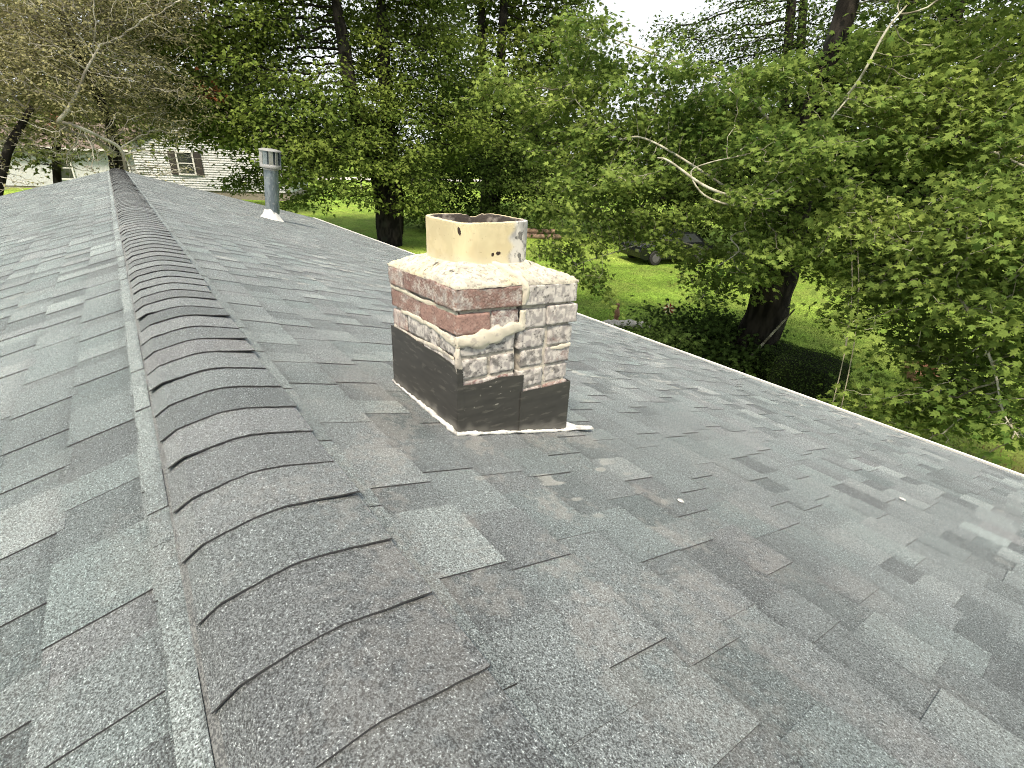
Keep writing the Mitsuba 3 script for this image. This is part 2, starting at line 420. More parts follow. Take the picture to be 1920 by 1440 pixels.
pieces = []
r1 = np.random.default_rng(11)
for side in (1, -1):
    kmax = int((S_EAVE - 0.19) / EXPO) + 1
    for k in range(kmax + 1):
        sb = min(0.19 + k * EXPO, S_EAVE + 0.012)
        st = 0.03 if k == 0 else 0.19 + (k - 1) * EXPO - 0.012
        if sb - st < 0.03: continue
        y = Y0 + r1.uniform(-0.3, 0)
        tooth = False
        while y < Y1:
            tooth = not tooth
            wdt = r1.uniform(0.08, 0.21) if tooth else r1.uniform(0.06, 0.19)
            ya, yb = max(y, Y0), min(y + wdt, Y1)
            y += wdt
            if yb - ya < 0.01: continue
            dt = (0.0030 if r1.random() < 0.65 else 0.0014) if tooth else 0.0
            lift = (0, 0)
            if r1.random() < 0.03: lift = (r1.uniform(0, 0.003), 0.0)
            if tooth:
                tone = np.clip(r1.choice([0.36, 0.52, 0.66, 0.86], p=[0.18, 0.40, 0.34, 0.08]) + r1.normal(0, 0.06), 0, 1)
            else:
                tone = np.clip(r1.choice([0.18, 0.36, 0.55], p=[0.35, 0.4, 0.25]) + r1.normal(0, 0.08), 0, 1)
            hue = np.clip(r1.normal(0.55 if side > 0 else 0.75, 0.15), 0, 1)
            if not tooth: ya, yb = ya - 0.005, min(yb + 0.005, Y1)
            m = shingle(side, st, sb + r1.normal(0, 0.0012), ya, yb, 0.0018 + dt, 0.0040 + dt, lift, r1.normal(0, 0.0012))
            ctr = m[0][:4].mean(0)
            pieces.append((m, tone, hue, ctr, (yb - ya) * (sb - st)))


def seen(c, area):
    d = c - CAM
    z = d @ fw
    if z < 0.15 or abs(d @ rtv) > 1.08 * z or abs(d @ upv) > 0.82 * z: return 0.0
    return area * abs(d[2] + 0.25 * abs(d[0])) / np.linalg.norm(d)**3


order = np.argsort([-seen(c, a) for _, _, _, c, a in pieces])
single = set(order[:295].tolist())
rest, rest_uv = [], []
for q, (m, tone, hue, c, a) in enumerate(pieces):
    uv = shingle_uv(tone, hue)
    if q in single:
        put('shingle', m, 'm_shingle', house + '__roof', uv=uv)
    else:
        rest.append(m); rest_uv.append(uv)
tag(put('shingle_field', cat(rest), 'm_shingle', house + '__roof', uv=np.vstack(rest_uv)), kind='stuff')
deck = []
for side in (1, -1):
    put('underlayment', (roof_pt(side, np.array([0.0, S_EAVE - 0.01, S_EAVE - 0.01, 0.0]), np.array([Y0, Y0, Y1, Y1]), np.full(4, -0.002)), np.array([[0, 1, 2, 3]])), 'm_black', house + '__roof')
    deck.append((roof_pt(side, np.array([0.0, S_EAVE - 0.01, S_EAVE - 0.01, 0.0]), np.array([Y0, Y0, Y1, Y1]), np.full(4, -0.10)), np.array([[0, 1, 2, 3]])))
put('deck', cat(deck), 'm_wood', house + '__roof')


def hump(u, h):
    """Cross-section of the ridge caps: u across (metres along the slopes), rounded over the vent."""
    x = u * COS
    r = 0.045
    return x, -PITCH * (np.sqrt(x * x + r * r) - r) + h - 0.004


# ridge vent under the caps, narrow strips beside it, then one cap per exposure
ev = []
uu = np.linspace(-0.158, 0.136, 15)  # left lip runs past the caps, a dark strip standing in for shade
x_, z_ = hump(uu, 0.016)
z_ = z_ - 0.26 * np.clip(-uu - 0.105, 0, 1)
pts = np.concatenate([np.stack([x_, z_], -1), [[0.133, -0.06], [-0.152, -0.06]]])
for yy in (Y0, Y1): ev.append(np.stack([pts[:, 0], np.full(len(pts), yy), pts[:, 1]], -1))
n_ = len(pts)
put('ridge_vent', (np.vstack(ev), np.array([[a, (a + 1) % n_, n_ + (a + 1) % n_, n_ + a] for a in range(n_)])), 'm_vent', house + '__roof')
r2 = np.random.default_rng(5)
strips, strip_uv = [], []
for side in (1, -1):
    y = Y0
    while y < Y1:
        w = r2.choice([0.1435, 0.1435, 0.10, 0.19])
        yb = min(y + w, Y1)
        tone = np.clip(r2.normal(0.72 if side < 0 else 0.5, 0.14), 0.2, 1)
        dt = 0.0025 * (r2.random() < 0.5)
        v, f = shingle(side, 0.10 if side > 0 else 0.149, 0.183, y, yb, 0.010 + dt, 0.011 + dt, (0, 0), r2.normal(0, 0.002))
        strips.append((v, f)); strip_uv.append(shingle_uv(tone, 0.7))
        y = yb
tag(put('starter_strip', cat(strips), 'm_shingle', house + '__roof', uv=np.vstack(strip_uv)), kind='stuff')
cap_y = [0.340 - 0.1435 * 11 + 0.1435 * q for q in range(118)]
for q, yf in enumerate(cap_y):
    yf = yf + r2.normal(0, 0.003)
    if yf > Y1 - 0.08 or yf < Y0: continue
    yb = min(yf + 0.20, Y1 + 0.005)
    w0 = 0.149 + r2.normal(0, 0.0018)
    U = np.linspace(-(w0 - 0.004), w0, 19)
    sh = r2.normal(0, 0.002)
    # how far each front corner has curled up
    lr = max(0, r2.normal(0.001, 0.004)) if r2.random() < 0.55 else 0.0
    ll = max(0, r2.normal(0.001, 0.005)) if r2.random() < 0.35 else 0.0
    if q in (16, 24, 19): ll = 0.010
    if q in (11, 12, 14, 20, 23): lr = 0.009
    front_lift = 0.0108 + r2.normal(0, 0.0008)
    rows = []
    for t in (0.0, 0.33, 0.7, 1.0):
        ylin = yf + (yb - yf) * t + r2.normal(0, 0.0006, len(U)) * (t < 0.1)
        h = 0.0215 + front_lift * (1 - t) * 0.62 - 0.0015
        curl = (lr * np.clip(U / w0, 0, 1)**2.4 + ll * np.clip(-U / w0, 0, 1)**2.4) * (1 - t)**1.6
        x, z = hump(U + sh, h)
        z = z - 0.42 * np.clip(-U - (w0 - 0.036), 0, 1)
        rows.append(np.stack([x, ylin, z + curl + r2.normal(0, 0.0003, len(U))], -1))
    top = np.array(rows)
    bot = top.copy(); bot[..., 2] -= 0.0032
    nu, nt = len(U), 4
    v = np.vstack([top.reshape(-1, 3), bot.reshape(-1, 3), top.reshape(-1, 3), bot.reshape(-1, 3)])
    f = []
    for a in range(nt - 1):
        for b in range(nu - 1):
            c0 = a * nu + b
            f.append([c0, c0 + 1, c0 + nu + 1, c0 + nu])
            o = nt * nu
            f.append([o + c0, o + c0 + nu, o + c0 + nu + 1, o + c0 + 1])
    o, e = nt * nu, 2 * nt * nu
    for b in range(nu - 1): f.append([e + b, e + o + b, e + o + b + 1, e + b + 1])
    for a in range(nt - 1):
        c0 = e + a * nu; f.append([c0, c0 + nu, o + c0 + nu, o + c0])
        c0 = e + a * nu + nu - 1; f.append([c0, o + c0, o + c0 + nu, c0 + nu])
    nv = nt * nu
    tone = np.clip(r2.normal(0.30, 0.10), 0.05, 0.8)
    put('ridge_cap', (v, np.array(f)), 'm_shingle', house + '__roof', uv=np.vstack([np.tile([tone, np.clip(r2.normal(0.34, 0.10), 0, 1)], (nv, 1)), np.tile([-1.0, 0.5], (3 * nv, 1))]))
# drip edge and fascia along both eaves, rake boards, walls
for side in (1, -1):
    xe, ze = side * EAVE_X, -PITCH * EAVE_X
    d = [box((xe + side * 0.034, Y0, ze - 0.075), (xe + side * 0.056, Y1, ze + 0.006)),
         box((xe - side * 0.02, Y0, ze - 0.085), (xe + side * 0.050, Y1, ze - 0.0755))]
    put('gutter', cat(d), 'm_white_metal', house + '__roof')
    put('fascia', box((xe - side * 0.03, Y0, ze - 0.22), (xe - side * 0.005, Y1 - 0.02, ze - 0.034)), 'm_trim', house + '__roof')
    put('soffit', box((xe - side * 0.45, Y0, ze - 0.24), (xe - side * 0.005, Y1 - 0.02, ze - 0.222)), 'm_trim', house + '__roof')
    put('wall', box((side * 3.8, Y0, -3.95), (side * 3.7, Y1 - 0.35, ze - 0.05)), 'm_wallboard', house)
    rk = np.array([[0, -0.02], [side * EAVE_X, ze - 0.02], [side * EAVE_X, ze - 0.17], [0, -0.17]])
    put('rake_board', prism(rk, 1, Y1 - 0.018, Y1 + 0.006), 'm_trim', house + '__roof')
put('gable_wall', prism(np.array([[-3.7, -3.95], [3.7, -3.95], [3.7, -1.15], [0, -0.14], [-3.7, -1.15]]), 1, Y1 - 0.45, Y1 - 0.36), 'm_wallboard', house)

# ------------------------------------------------------------------ chimney
chim = thing('chimney', 'crumbling brick chimney stub with mortar crown, cream clay flue and black painted flashing', 'chimney')
CX, CY, CW = 0.5334 + 0.0075, 1.0729 + 0.0075, 0.41


def settle(v):
    """The stack has settled a little: its courses fall towards the eave and the back."""
    v = np.array(v, float)
    k = np.clip((v[:, 2] + 0.15) / 0.20, 0, 1)
    u, w = v[:, 0] - CX, v[:, 1] - CY
    v[:, 2] -= k * (0.055 * u + 0.035 * w)
    return v


def cput(name, m, bsdf, smooth=30, **kw):
    return put(name, (settle(m[0]), m[1]), bsdf, chim, smooth, **kw)


COURSE, BH, J = 0.0665, 0.0575, 0.009
ZT = 0.272
r3 = np.random.default_rng(3)
WH = {  # whiteness of the visible bricks: (course, face, index)
    (0, 'f', 0): 0.40, (0, 'f', 1): 0.95, (1, 'f', 0): 0.22, (1, 'f', 1): 0.55, (1, 'f', 2): 0.96, (1, 'f', 3): 0.80,
    (0, 'l', 0): 0.4, (1, 'l', 0): 0.42, (1, 'l', 1): 0.35, (2, 'f', 0): 0.9, (2, 'f', 1): 1.0, (2, 'f', 2): 0.70, (2, 'l', 0): 0.9,
    (3, 'f', 0): 0.9, (3, 'f', 1): 0.95, (3, 'f', 2): 0.95, (3, 'f', 3): 0.68, (3, 'l', 0): 0.95, (3, 'l', 1): 0.9,
    (4, 'f', 0): 0.55, (4, 'f', 1): 0.85, (4, 'f', 2): 0.82}


def brick(c, face, idx, u0, u1, w0, w1, proud=0.0, z_drop=0.0):
    zt = ZT - c * COURSE - z_drop
    zb = zt - BH
    jx, jy, jz = r3.normal(0, 0.0016, 3)
    m = rough_box((CX + u0 + jx - proud, CY + w0 + jy - proud, zb + jz), (CX + u1 + jx + proud, CY + w1 + jy + proud, zt + jz), 0.0034, 0.0024, int(r3.integers(1, 9999)), 42.0, 0.016)
    white = WH.get((c, face, idx), 0.5)
    v = settle(m[0])
    put('brick', (v, m[1]), 'm_brick', chim, smooth=True, uv=np.tile([r3.uniform(0.1, 0.9), white], (len(v), 1)))


B = 0.098
for c in range(8):
    pr = 0.007 if c == 0 else 0.004 if c == 1 else 0.0
    if c % 2 == 0:   # front and back rows run through, the sides have one stretcher between
        ck = r3.normal(0, 0.003)
        cuts = [(0, 0.1965 + ck), (0.2135 + ck, CW)] if c == 0 else [(0, 0.1965 + ck), (0.2135 + ck, 0.305), (0.314, CW)]
        for q, (a, b) in enumerate(cuts): brick(c, 'f', q, a, b, 0, B, pr)
        for q, (a, b) in enumerate([(0, 0.2), (0.21, CW)]): brick(c, 'b', q, a, b, CW - B, CW, pr)
        brick(c, 'l', 0, 0, B, B + J, CW - B - J, pr)
        brick(c, 'r', 0, CW - B, CW, B + J, CW - B - J, pr)
    else:            # the sides run through
        for q, (a, b) in enumerate([(0, 0.2), (0.21, CW)]):
            if q == 0: brick(c, 'f', 0, 0, B, a, b, pr)
            else: brick(c, 'l', 1, 0, B, a, b, pr)
            brick(c, 'f', 3, CW - B, CW, a, b, pr + (0.006 if c == 1 and q == 0 else 0))
        for q, (a, b) in enumerate([(B + J, 0.195), (0.216, CW - B - J)]):
            brick(c, 'f', 1 + q, a, b, 0, B, pr - 0.002)
            brick(c, 'b', q, a, b, CW - B, CW, pr)
# mortar behind the joints, split by the open crack in the middle of the front
for nm, (a, b) in enumerate([(0.009, 0.1955), (0.2165, CW - 0.008)]):
    m = rough_box((CX + a, CY + 0.006, -0.30), (CX + b, CY + CW - 0.008, ZT - 0.004), 0.004, 0.0035, 40 + nm, 45.0, 0.03)
    cput('mortar_joints', m, 'm_mortar', 50)


def bead(pts, rad, seed, name='mortar_patch', flat=None, bsdf='m_cream'):
    v, f = tube(pts, rad, 10, 0.45, seed, True, 6)
    if flat == 'f': v[:, 1] = CY + (v[:, 1] - CY) * 0.5
    if flat == 'l': v[:, 0] = CX + (v[:, 0] - CX) * 0.5
    v = v + (meshkit.fbm(v * 60 + seed, 2, seed)[:, None] - 0.5) * 0.004
    return put(name, (v, f), bsdf, chim, smooth=True)


fz = lambda u, z: np.array([CX + u, CY - 0.002, z - 0.055 * u])
lz = lambda w, z: np.array([CX - 0.002, CY + w, z - 0.035 * w])
# thick smear over the broken bed joint on the front, up the crack and over the crown
bead([fz(-0.006, 0.136), fz(0.03, 0.128), fz(0.08, 0.130), fz(0.13, 0.139), fz(0.18, 0.150), fz(0.222, 0.151)], [0.012, 0.022, 0.025, 0.023, 0.018, 0.011], 3, flat='f')
bead([fz(0.214, 0.150), fz(0.212, 0.175), fz(0.214, 0.20)], [0.010, 0.011, 0.010], 4, flat='f')
bead([fz(0.213, 0.215), fz(0.216, 0.245), fz(0.212, 0.270), fz(0.205, 0.287) + [0, 0.02, 0], fz(0.185, 0.305) + [0, 0.06, 0], fz(0.16, 0.318) + [0, 0.1, 0]], [0.008, 0.011, 0.013, 0.015, 0.014, 0.010], 5)
bead([lz(0.0, 0.205), lz(0.10, 0.207), lz(0.20, 0.203), lz(0.30, 0.207), lz(0.41, 0.209)], [0.006, 0.007, 0.0055, 0.0075, 0.007], 6, flat='l')
bead([lz(-0.004, 0.122), lz(0.06, 0.130), lz(0.13, 0.139), lz(0.2, 0.141), lz(0.28, 0.142), lz(0.34, 0.140)], [0.012, 0.011, 0.008, 0.009, 0.007, 0.006], 7, flat='l')
bead([lz(0.02, 0.075), lz(0.12, 0.080), lz(0.26, 0.074), lz(0.40, 0.078)], [0.006, 0.007, 0.005, 0.006], 8, flat='l', bsdf='m_mortar')
bead([fz(0.33, 0.068), fz(0.37, 0.07), fz(0.41, 0.073)], [0.004, 0.007, 0.006], 9, flat='f')
bead([np.array([CX - 0.002, CY - 0.002, 0.112]), np.array([CX - 0.003, CY - 0.003, 0.085]), np.array([CX + 0.001, CY - 0.001, 0.06]), np.array([CX + 0.004, CY - 0.002, 0.02])], [0.006, 0.009, 0.011, 0.007], 12, bsdf='m_mortar')
# crown: sloped wash, thick at the flue
n1, n2 = 34, 34
gu = np.linspace(-0.007, CW + 0.007, n1); gv = np.linspace(-0.007, CW + 0.007, n2)
U_, V_ = np.meshgrid(gu, gv, indexing='ij')
m_in = np.maximum(np.abs(U_ + CX - FLUE_C[0]), np.abs(V_ + CY - FLUE_C[1]))
m_ed = np.minimum(np.minimum(U_, CW - U_), np.minimum(V_, CW - V_))
t_ = np.clip((m_ed + 0.012) / (m_ed + 0.012 + np.maximum(m_in - 0.108, 0.001)), 0, 1)
H = ZT - 0.001 + 0.046 * t_**0.85 + 0.008 * (1 - np.exp(-np.clip(m_ed + 0.012, 0, 1) / 0.008))
H += (meshkit.fbm(np.stack([U_ * 22, V_ * 22, U_ * 0], -1), 4, 9) - 0.5) * 0.007 + (meshkit.fbm(np.stack([U_ * 90, V_ * 90, U_ * 0], -1), 2, 4) - 0.5) * 0.0045
edge = (m_ed < 0)
jit = (meshkit.fbm(np.stack([U_ * 30, V_ * 30, U_ * 0 + 5], -1), 3, 2) - 0.5) * 0.010
Ux = U_ + np.where(U_ < 0, jit, 0) + np.where(U_ > CW, jit, 0); Vx = V_ + np.where(V_ < 0, jit, 0) + np.where(V_ > CW, jit, 0)
top = np.stack([Ux + CX, Vx + CY, H], -1).reshape(-1, 3)
i, j = np.meshgrid(np.arange(n1 - 1), np.arange(n2 - 1), indexing='ij'); k = (i * n2 + j)
q1 = np.stack([k, k + n2, k + n2 + 1, k + 1], -1).reshape(-1, 4)
ring = [a * n2 for a in range(n1)] + [(n1 - 1) * n2 + b for b in range(1, n2)] + [a * n2 + n2 - 1 for a in range(n1 - 2, -1, -1)] + [b for b in range(n2 - 2, 0, -1)]
low = top[ring].copy(); low[:, 2] = ZT - 0.001 + (meshkit.fbm(low * 40, 2, 3) - 0.5) * 0.006
L_ = len(ring); o = len(top)
q2 = np.array([[ring[a], o + a, o + (a + 1) % L_, ring[(a + 1) % L_]] for a in range(L_)])
cput('crown', (np.vstack([top, low]), np.vstack([q1, q2])), 'm_crown', True)


# flue liner: rounded square clay tile with a broken notch at its back corner
def rsq(half, rad, n=10):
    out = []
    for cx, cy, a0 in ((1, 1, 0), (-1, 1, 90), (-1, -1, 180), (1, -1, 270)):
        for a in np.radians(a0 + np.linspace(0, 90, n)):
            out.append([cx * (half - rad) + rad * math.cos(a), cy * (half - rad) + rad * math.sin(a)])
    out = np.array(out); dense = []
    for a in range(len(out)):
        p, q = out[a], out[(a + 1) % len(out)]
        nn = max(1, int(np.linalg.norm(q - p) / 0.012))
        for t in range(nn): dense.append(p + (q - p) * t / nn)
    return np.array(dense)


FZ = 0.418
oo, ii = rsq(0.123, 0.058), rsq(0.123, 0.058)
ii = ii * 0.85
ang = np.degrees(np.arctan2(oo[:, 1], oo[:, 0]))
notch = 0.0
dn = np.abs((ang - 62 + 180) % 360 - 180)
ztop = FZ - 0.012 * np.exp(-(dn / 8.0)**4) - 0.003 * np.exp(-((dn - 14) / 6.0)**2) + (meshkit.fbm(np.c_[oo * 60, oo[:, :1] * 0], 3, 8) - 0.5) * 0.002
rows = []
for zz in np.linspace(0.24, 1, 12):
    rows.append(np.c_[oo * (1 + 0.012 * (zz - 0.5)), 0.24 + (ztop - 0.006 - 0.24) * ((zz - 0.24) / 0.76)])
rows.append(np.c_[oo * 0.995 * 1.006, ztop - 0.0015]); rows.append(np.c_[oo * 0.975, ztop])
rows.append(np.c_[ii * 1.02, ztop - 0.0005]); rows.append(np.c_[ii, ztop - 0.004])
for zz in (0.39, 0.34, 0.24, 0.05): rows.append(np.c_[ii, np.full(len(ii), zz)])
npt = len(oo)
fv = np.vstack(rows); fv[:, 0] += FLUE_C[0]; fv[:, 1] += FLUE_C[1]
ff = np.array([[a * npt + b, a * npt + (b + 1) % npt, (a + 1) * npt + (b + 1) % npt, (a + 1) * npt + b] for a in range(len(rows) - 1) for b in range(npt)])
fv += (meshkit.fbm(fv * 25, 3, 6)[:, None] - 0.5) * 0.003
put('flue', (fv, ff), 'm_flue', chim, 40)
put('soot_floor', box((FLUE_C[0] - 0.1, FLUE_C[1] - 0.1, 0.03), (FLUE_C[0] + 0.1, FLUE_C[1] + 0.1, 0.05)), 'm_black', chim)
# painted metal flashing, in folded sheets
FX, FY, FWD = 0.5334, 1.0729, 0.425


def sheet(poly, axis, lo, hi, seed, amp=0.0045):
    v, f = prism(poly, axis, lo, hi, 0.02)
    w = (meshkit.fbm(v * 9 + seed, 3, seed) - 0.5) * 2 * amp + (meshkit.fbm(v * 50 + seed, 2, seed) - 0.5) * 0.0012
    v = v.copy(); v[:, axis] += w
    return v, f


rz = lambda x: -PITCH * x
top_l = [(FY + FWD, 0.062), (FY + 0.30, 0.066), (FY + 0.2, 0.060), (FY + 0.1, 0.064), (FY, 0.058)]
put('flashing', sheet([(FY, rz(FX) - 0.01), (FY + FWD, rz(FX) - 0.01)] + top_l, 0, FX, FX + 0.003, 2), 'm_flashing', chim, smooth=40)
put('flashing', sheet([(FX, rz(FX) - 0.01), (FX + 0.026, rz(FX) - 0.016), (FX + 0.018, 0.03), (FX + 0.016, 0.055), (FX, 0.058)], 1, FY - 0.0035, FY - 0.0005, 3), 'm_flashing', chim, smooth=40)
put('flashing', sheet([(FX + 0.014, rz(FX) - 0.02), (FX + 0.226, rz(FX + 0.226) - 0.02), (FX + 0.232, -0.012), (FX + 0.15, 0.000), (FX + 0.08, -0.004), (FX + 0.014, 0.002)], 1, FY, FY + 0.003, 4, 0.003), 'm_flashing', chim, smooth=40)
put('flashing', sheet([(FX + 0.222, rz(FX + 0.222) - 0.02), (FX + FWD, rz(FX + FWD) - 0.02), (FX + FWD, -0.073), (FX + 0.33, -0.071), (FX + 0.222, -0.066)], 1, FY - 0.004, FY - 0.001, 5), 'm_flashing', chim, smooth=40)
put('flashing', sheet([(FY, rz(FX + FWD) - 0.02), (FY + FWD, rz(FX + FWD) - 0.02), (FY + FWD, -0.06), (FY, -0.073)], 0, FX + FWD - 0.003, FX + FWD, 6), 'm_flashing', chim, smooth=40)
put('flashing', sheet([(FX, rz(FX) - 0.02), (FX + FWD, rz(FX + FWD) - 0.02), (FX + FWD, -0.05), (FX, 0.062)], 1, FY + FWD - 0.003, FY + FWD, 7), 'm_flashing', chim, smooth=40)
# sealant along the feet of the flashing
k_ = np.linspace(0, 1, 15)
r4 = np.random.default_rng(8)
bead([np.array([FX - 0.006, FY + FWD * (1 - t) - 0.006 * t, rz(FX - 0.006) + 0.010]) for t in k_], np.clip(0.0052 + r4.normal(0, 0.002, 15), 0.0025, 1), 21, 'sealant', bsdf='m_sealant')
bead([np.array([FX - 0.006 + (FWD + 0.008) * t, FY - 0.010, rz(FX + FWD * t) + 0.010]) for t in k_], np.clip(0.0054 + r4.normal(0, 0.0022, 15), 0.0025, 1), 22, 'sealant', bsdf='m_sealant')
fl = np.array([[FX + FWD - 0.01, FY - 0.02], [FX + FWD + 0.045, FY - 0.012], [FX + FWD + 0.112, FY - 0.030], [FX + FWD + 0.120, FY - 0.008], [FX + FWD + 0.07, FY + 0.02], [FX + FWD + 0.03, FY + 0.10], [FX + FWD + 0.03, FY + 0.43], [FX + FWD - 0.01, FY + 0.43]])
v, f = prism(fl, 2, 0.0, 0.0025, 0.03)
v = v.copy(); v[:, 2] += rz(v[:, 0]) + 0.0125 + 0.010 * np.exp(-((v[:, 0] - FX - FWD - 0.12)**2 + (v[:, 1] - FY + 0.02)**2) / 0.0015)
tag(put('flashing_flange', (v, f), 'm_sealant', chim), 'bare pale metal flange sticking out at the foot of the flashing')

# ------------------------------------------------------------------ vent pipe
vent = thing('vent_pipe', 'galvanized metal vent pipe with louvred cap and white sealed boot on the far roof slope', 'vent pipe')
VP = np.array([1.98, 9.75, rz(1.98)])
lean = unit(np.array([0.085, -0.06, 1.0]))
vx = unit(np.cross([0, 1, 0], lean)); vm = np.stack([vx, np.cross(lean, vx), lean], 1)


def vput(name, m, bsdf, smooth=35, **kw):
    v, f = xf(m, vm, VP)
    return put(name, (v, f), bsdf, vent, smooth, **kw)


vput('pipe', lathe([(0.108, -0.1), (0.112, 0.50), (0.112, 0.83)], 28), 'm_galv')
vput('seam', box((-0.012, -0.1155, 0.0), (0.0, -0.105, 0.82)), 'm_galv')
vput('collar', lathe([(0.112, 0.80), (0.122, 0.805), (0.122, 0.825), (0.150, 0.835), (0.165, 0.84), (0.168, 0.865), (0.160, 0.89), (0.1, 0.89)], 28), 'm_galv_light')
for q in range(10):
    a = q * 2 * math.pi / 10 + 0.2
    sl = lathe([(0.156, 0.89), (0.156, 1.095)], 60)
    sl = box((-0.040, -0.003, 0.885), (0.026, 0.003, 1.10))
    vput('louvre', xf(sl, rotz(a + math.pi / 2 + 0.30), (0.148 * math.cos(a), 0.148 * math.sin(a), 0)), 'm_galv_light' if q % 3 else 'm_galv')
vput('inner_pipe', lathe([(0.10, 0.87), (0.10, 1.09)], 20), 'm_galv')
vput('cap', lathe([(0.0, 1.135), (0.10, 1.13), (0.170, 1.112), (0.174, 1.095), (0.165, 1.095), (0.0, 1.10)], 28), 'm_galv_light')
a_ = np.arange(40) * 2 * math.pi / 40
bv = []
for r_, h_, rg in ((0.116, 0.15, 0.0), (0.122, 0.11, 0.05), (0.135, 0.06, 0.16), (0.168, 0.012, 0.34), (0.178, 0.0, 0.36)):
    rr = r_ * (1 + rg * (meshkit.noise(np.stack([np.cos(a_) * 2, np.sin(a_) * 2, a_ * 0], -1), 2) - 0.5))
    px_, py_ = VP[0] + rr * np.cos(a_), VP[1] + rr * np.sin(a_)
    bv.append(np.stack([px_, py_, rz(px_) + 0.008 + h_ * (1 + 0.4 * (meshkit.noise(np.stack([np.cos(a_) * 3, np.sin(a_) * 3, a_ * 0], -1), 5) - 0.5))], -1))
bf = np.array([[r_ * 40 + b, (r_ + 1) * 40 + b, (r_ + 1) * 40 + (b + 1) % 40, r_ * 40 + (b + 1) % 40] for r_ in range(4) for b in range(40)])
tag(put('boot', (np.vstack(bv), bf), 'm_trim', vent, smooth=True), 'white sealed boot, ragged at its foot')

# small white debris lying on the shingles: a chip and a leaf bit
for q, (x, y, s, lb) in enumerate([(0.96, 0.602, 0.0065, 'small white chip on the open roof in front of the chimney'),
                                   (2.136, 0.352, 0.008, 'white bit of leaf far down the right roof slope')]):
    m = trimesh.creation.icosphere(2, 1.0)
    v = np.array(m.vertices) * [s, s * 1.4, s * 0.28]
    v *= (0.75 + 0.5 * meshkit.fbm(np.array(m.vertices) * 1.7 + q, 3, q))[:, None]
    tag(put('roof_debris', (v + [x, y, rz(x) + 0.012], np.array(m.faces)), 'm_sealant', smooth=True), lb, 'debris')

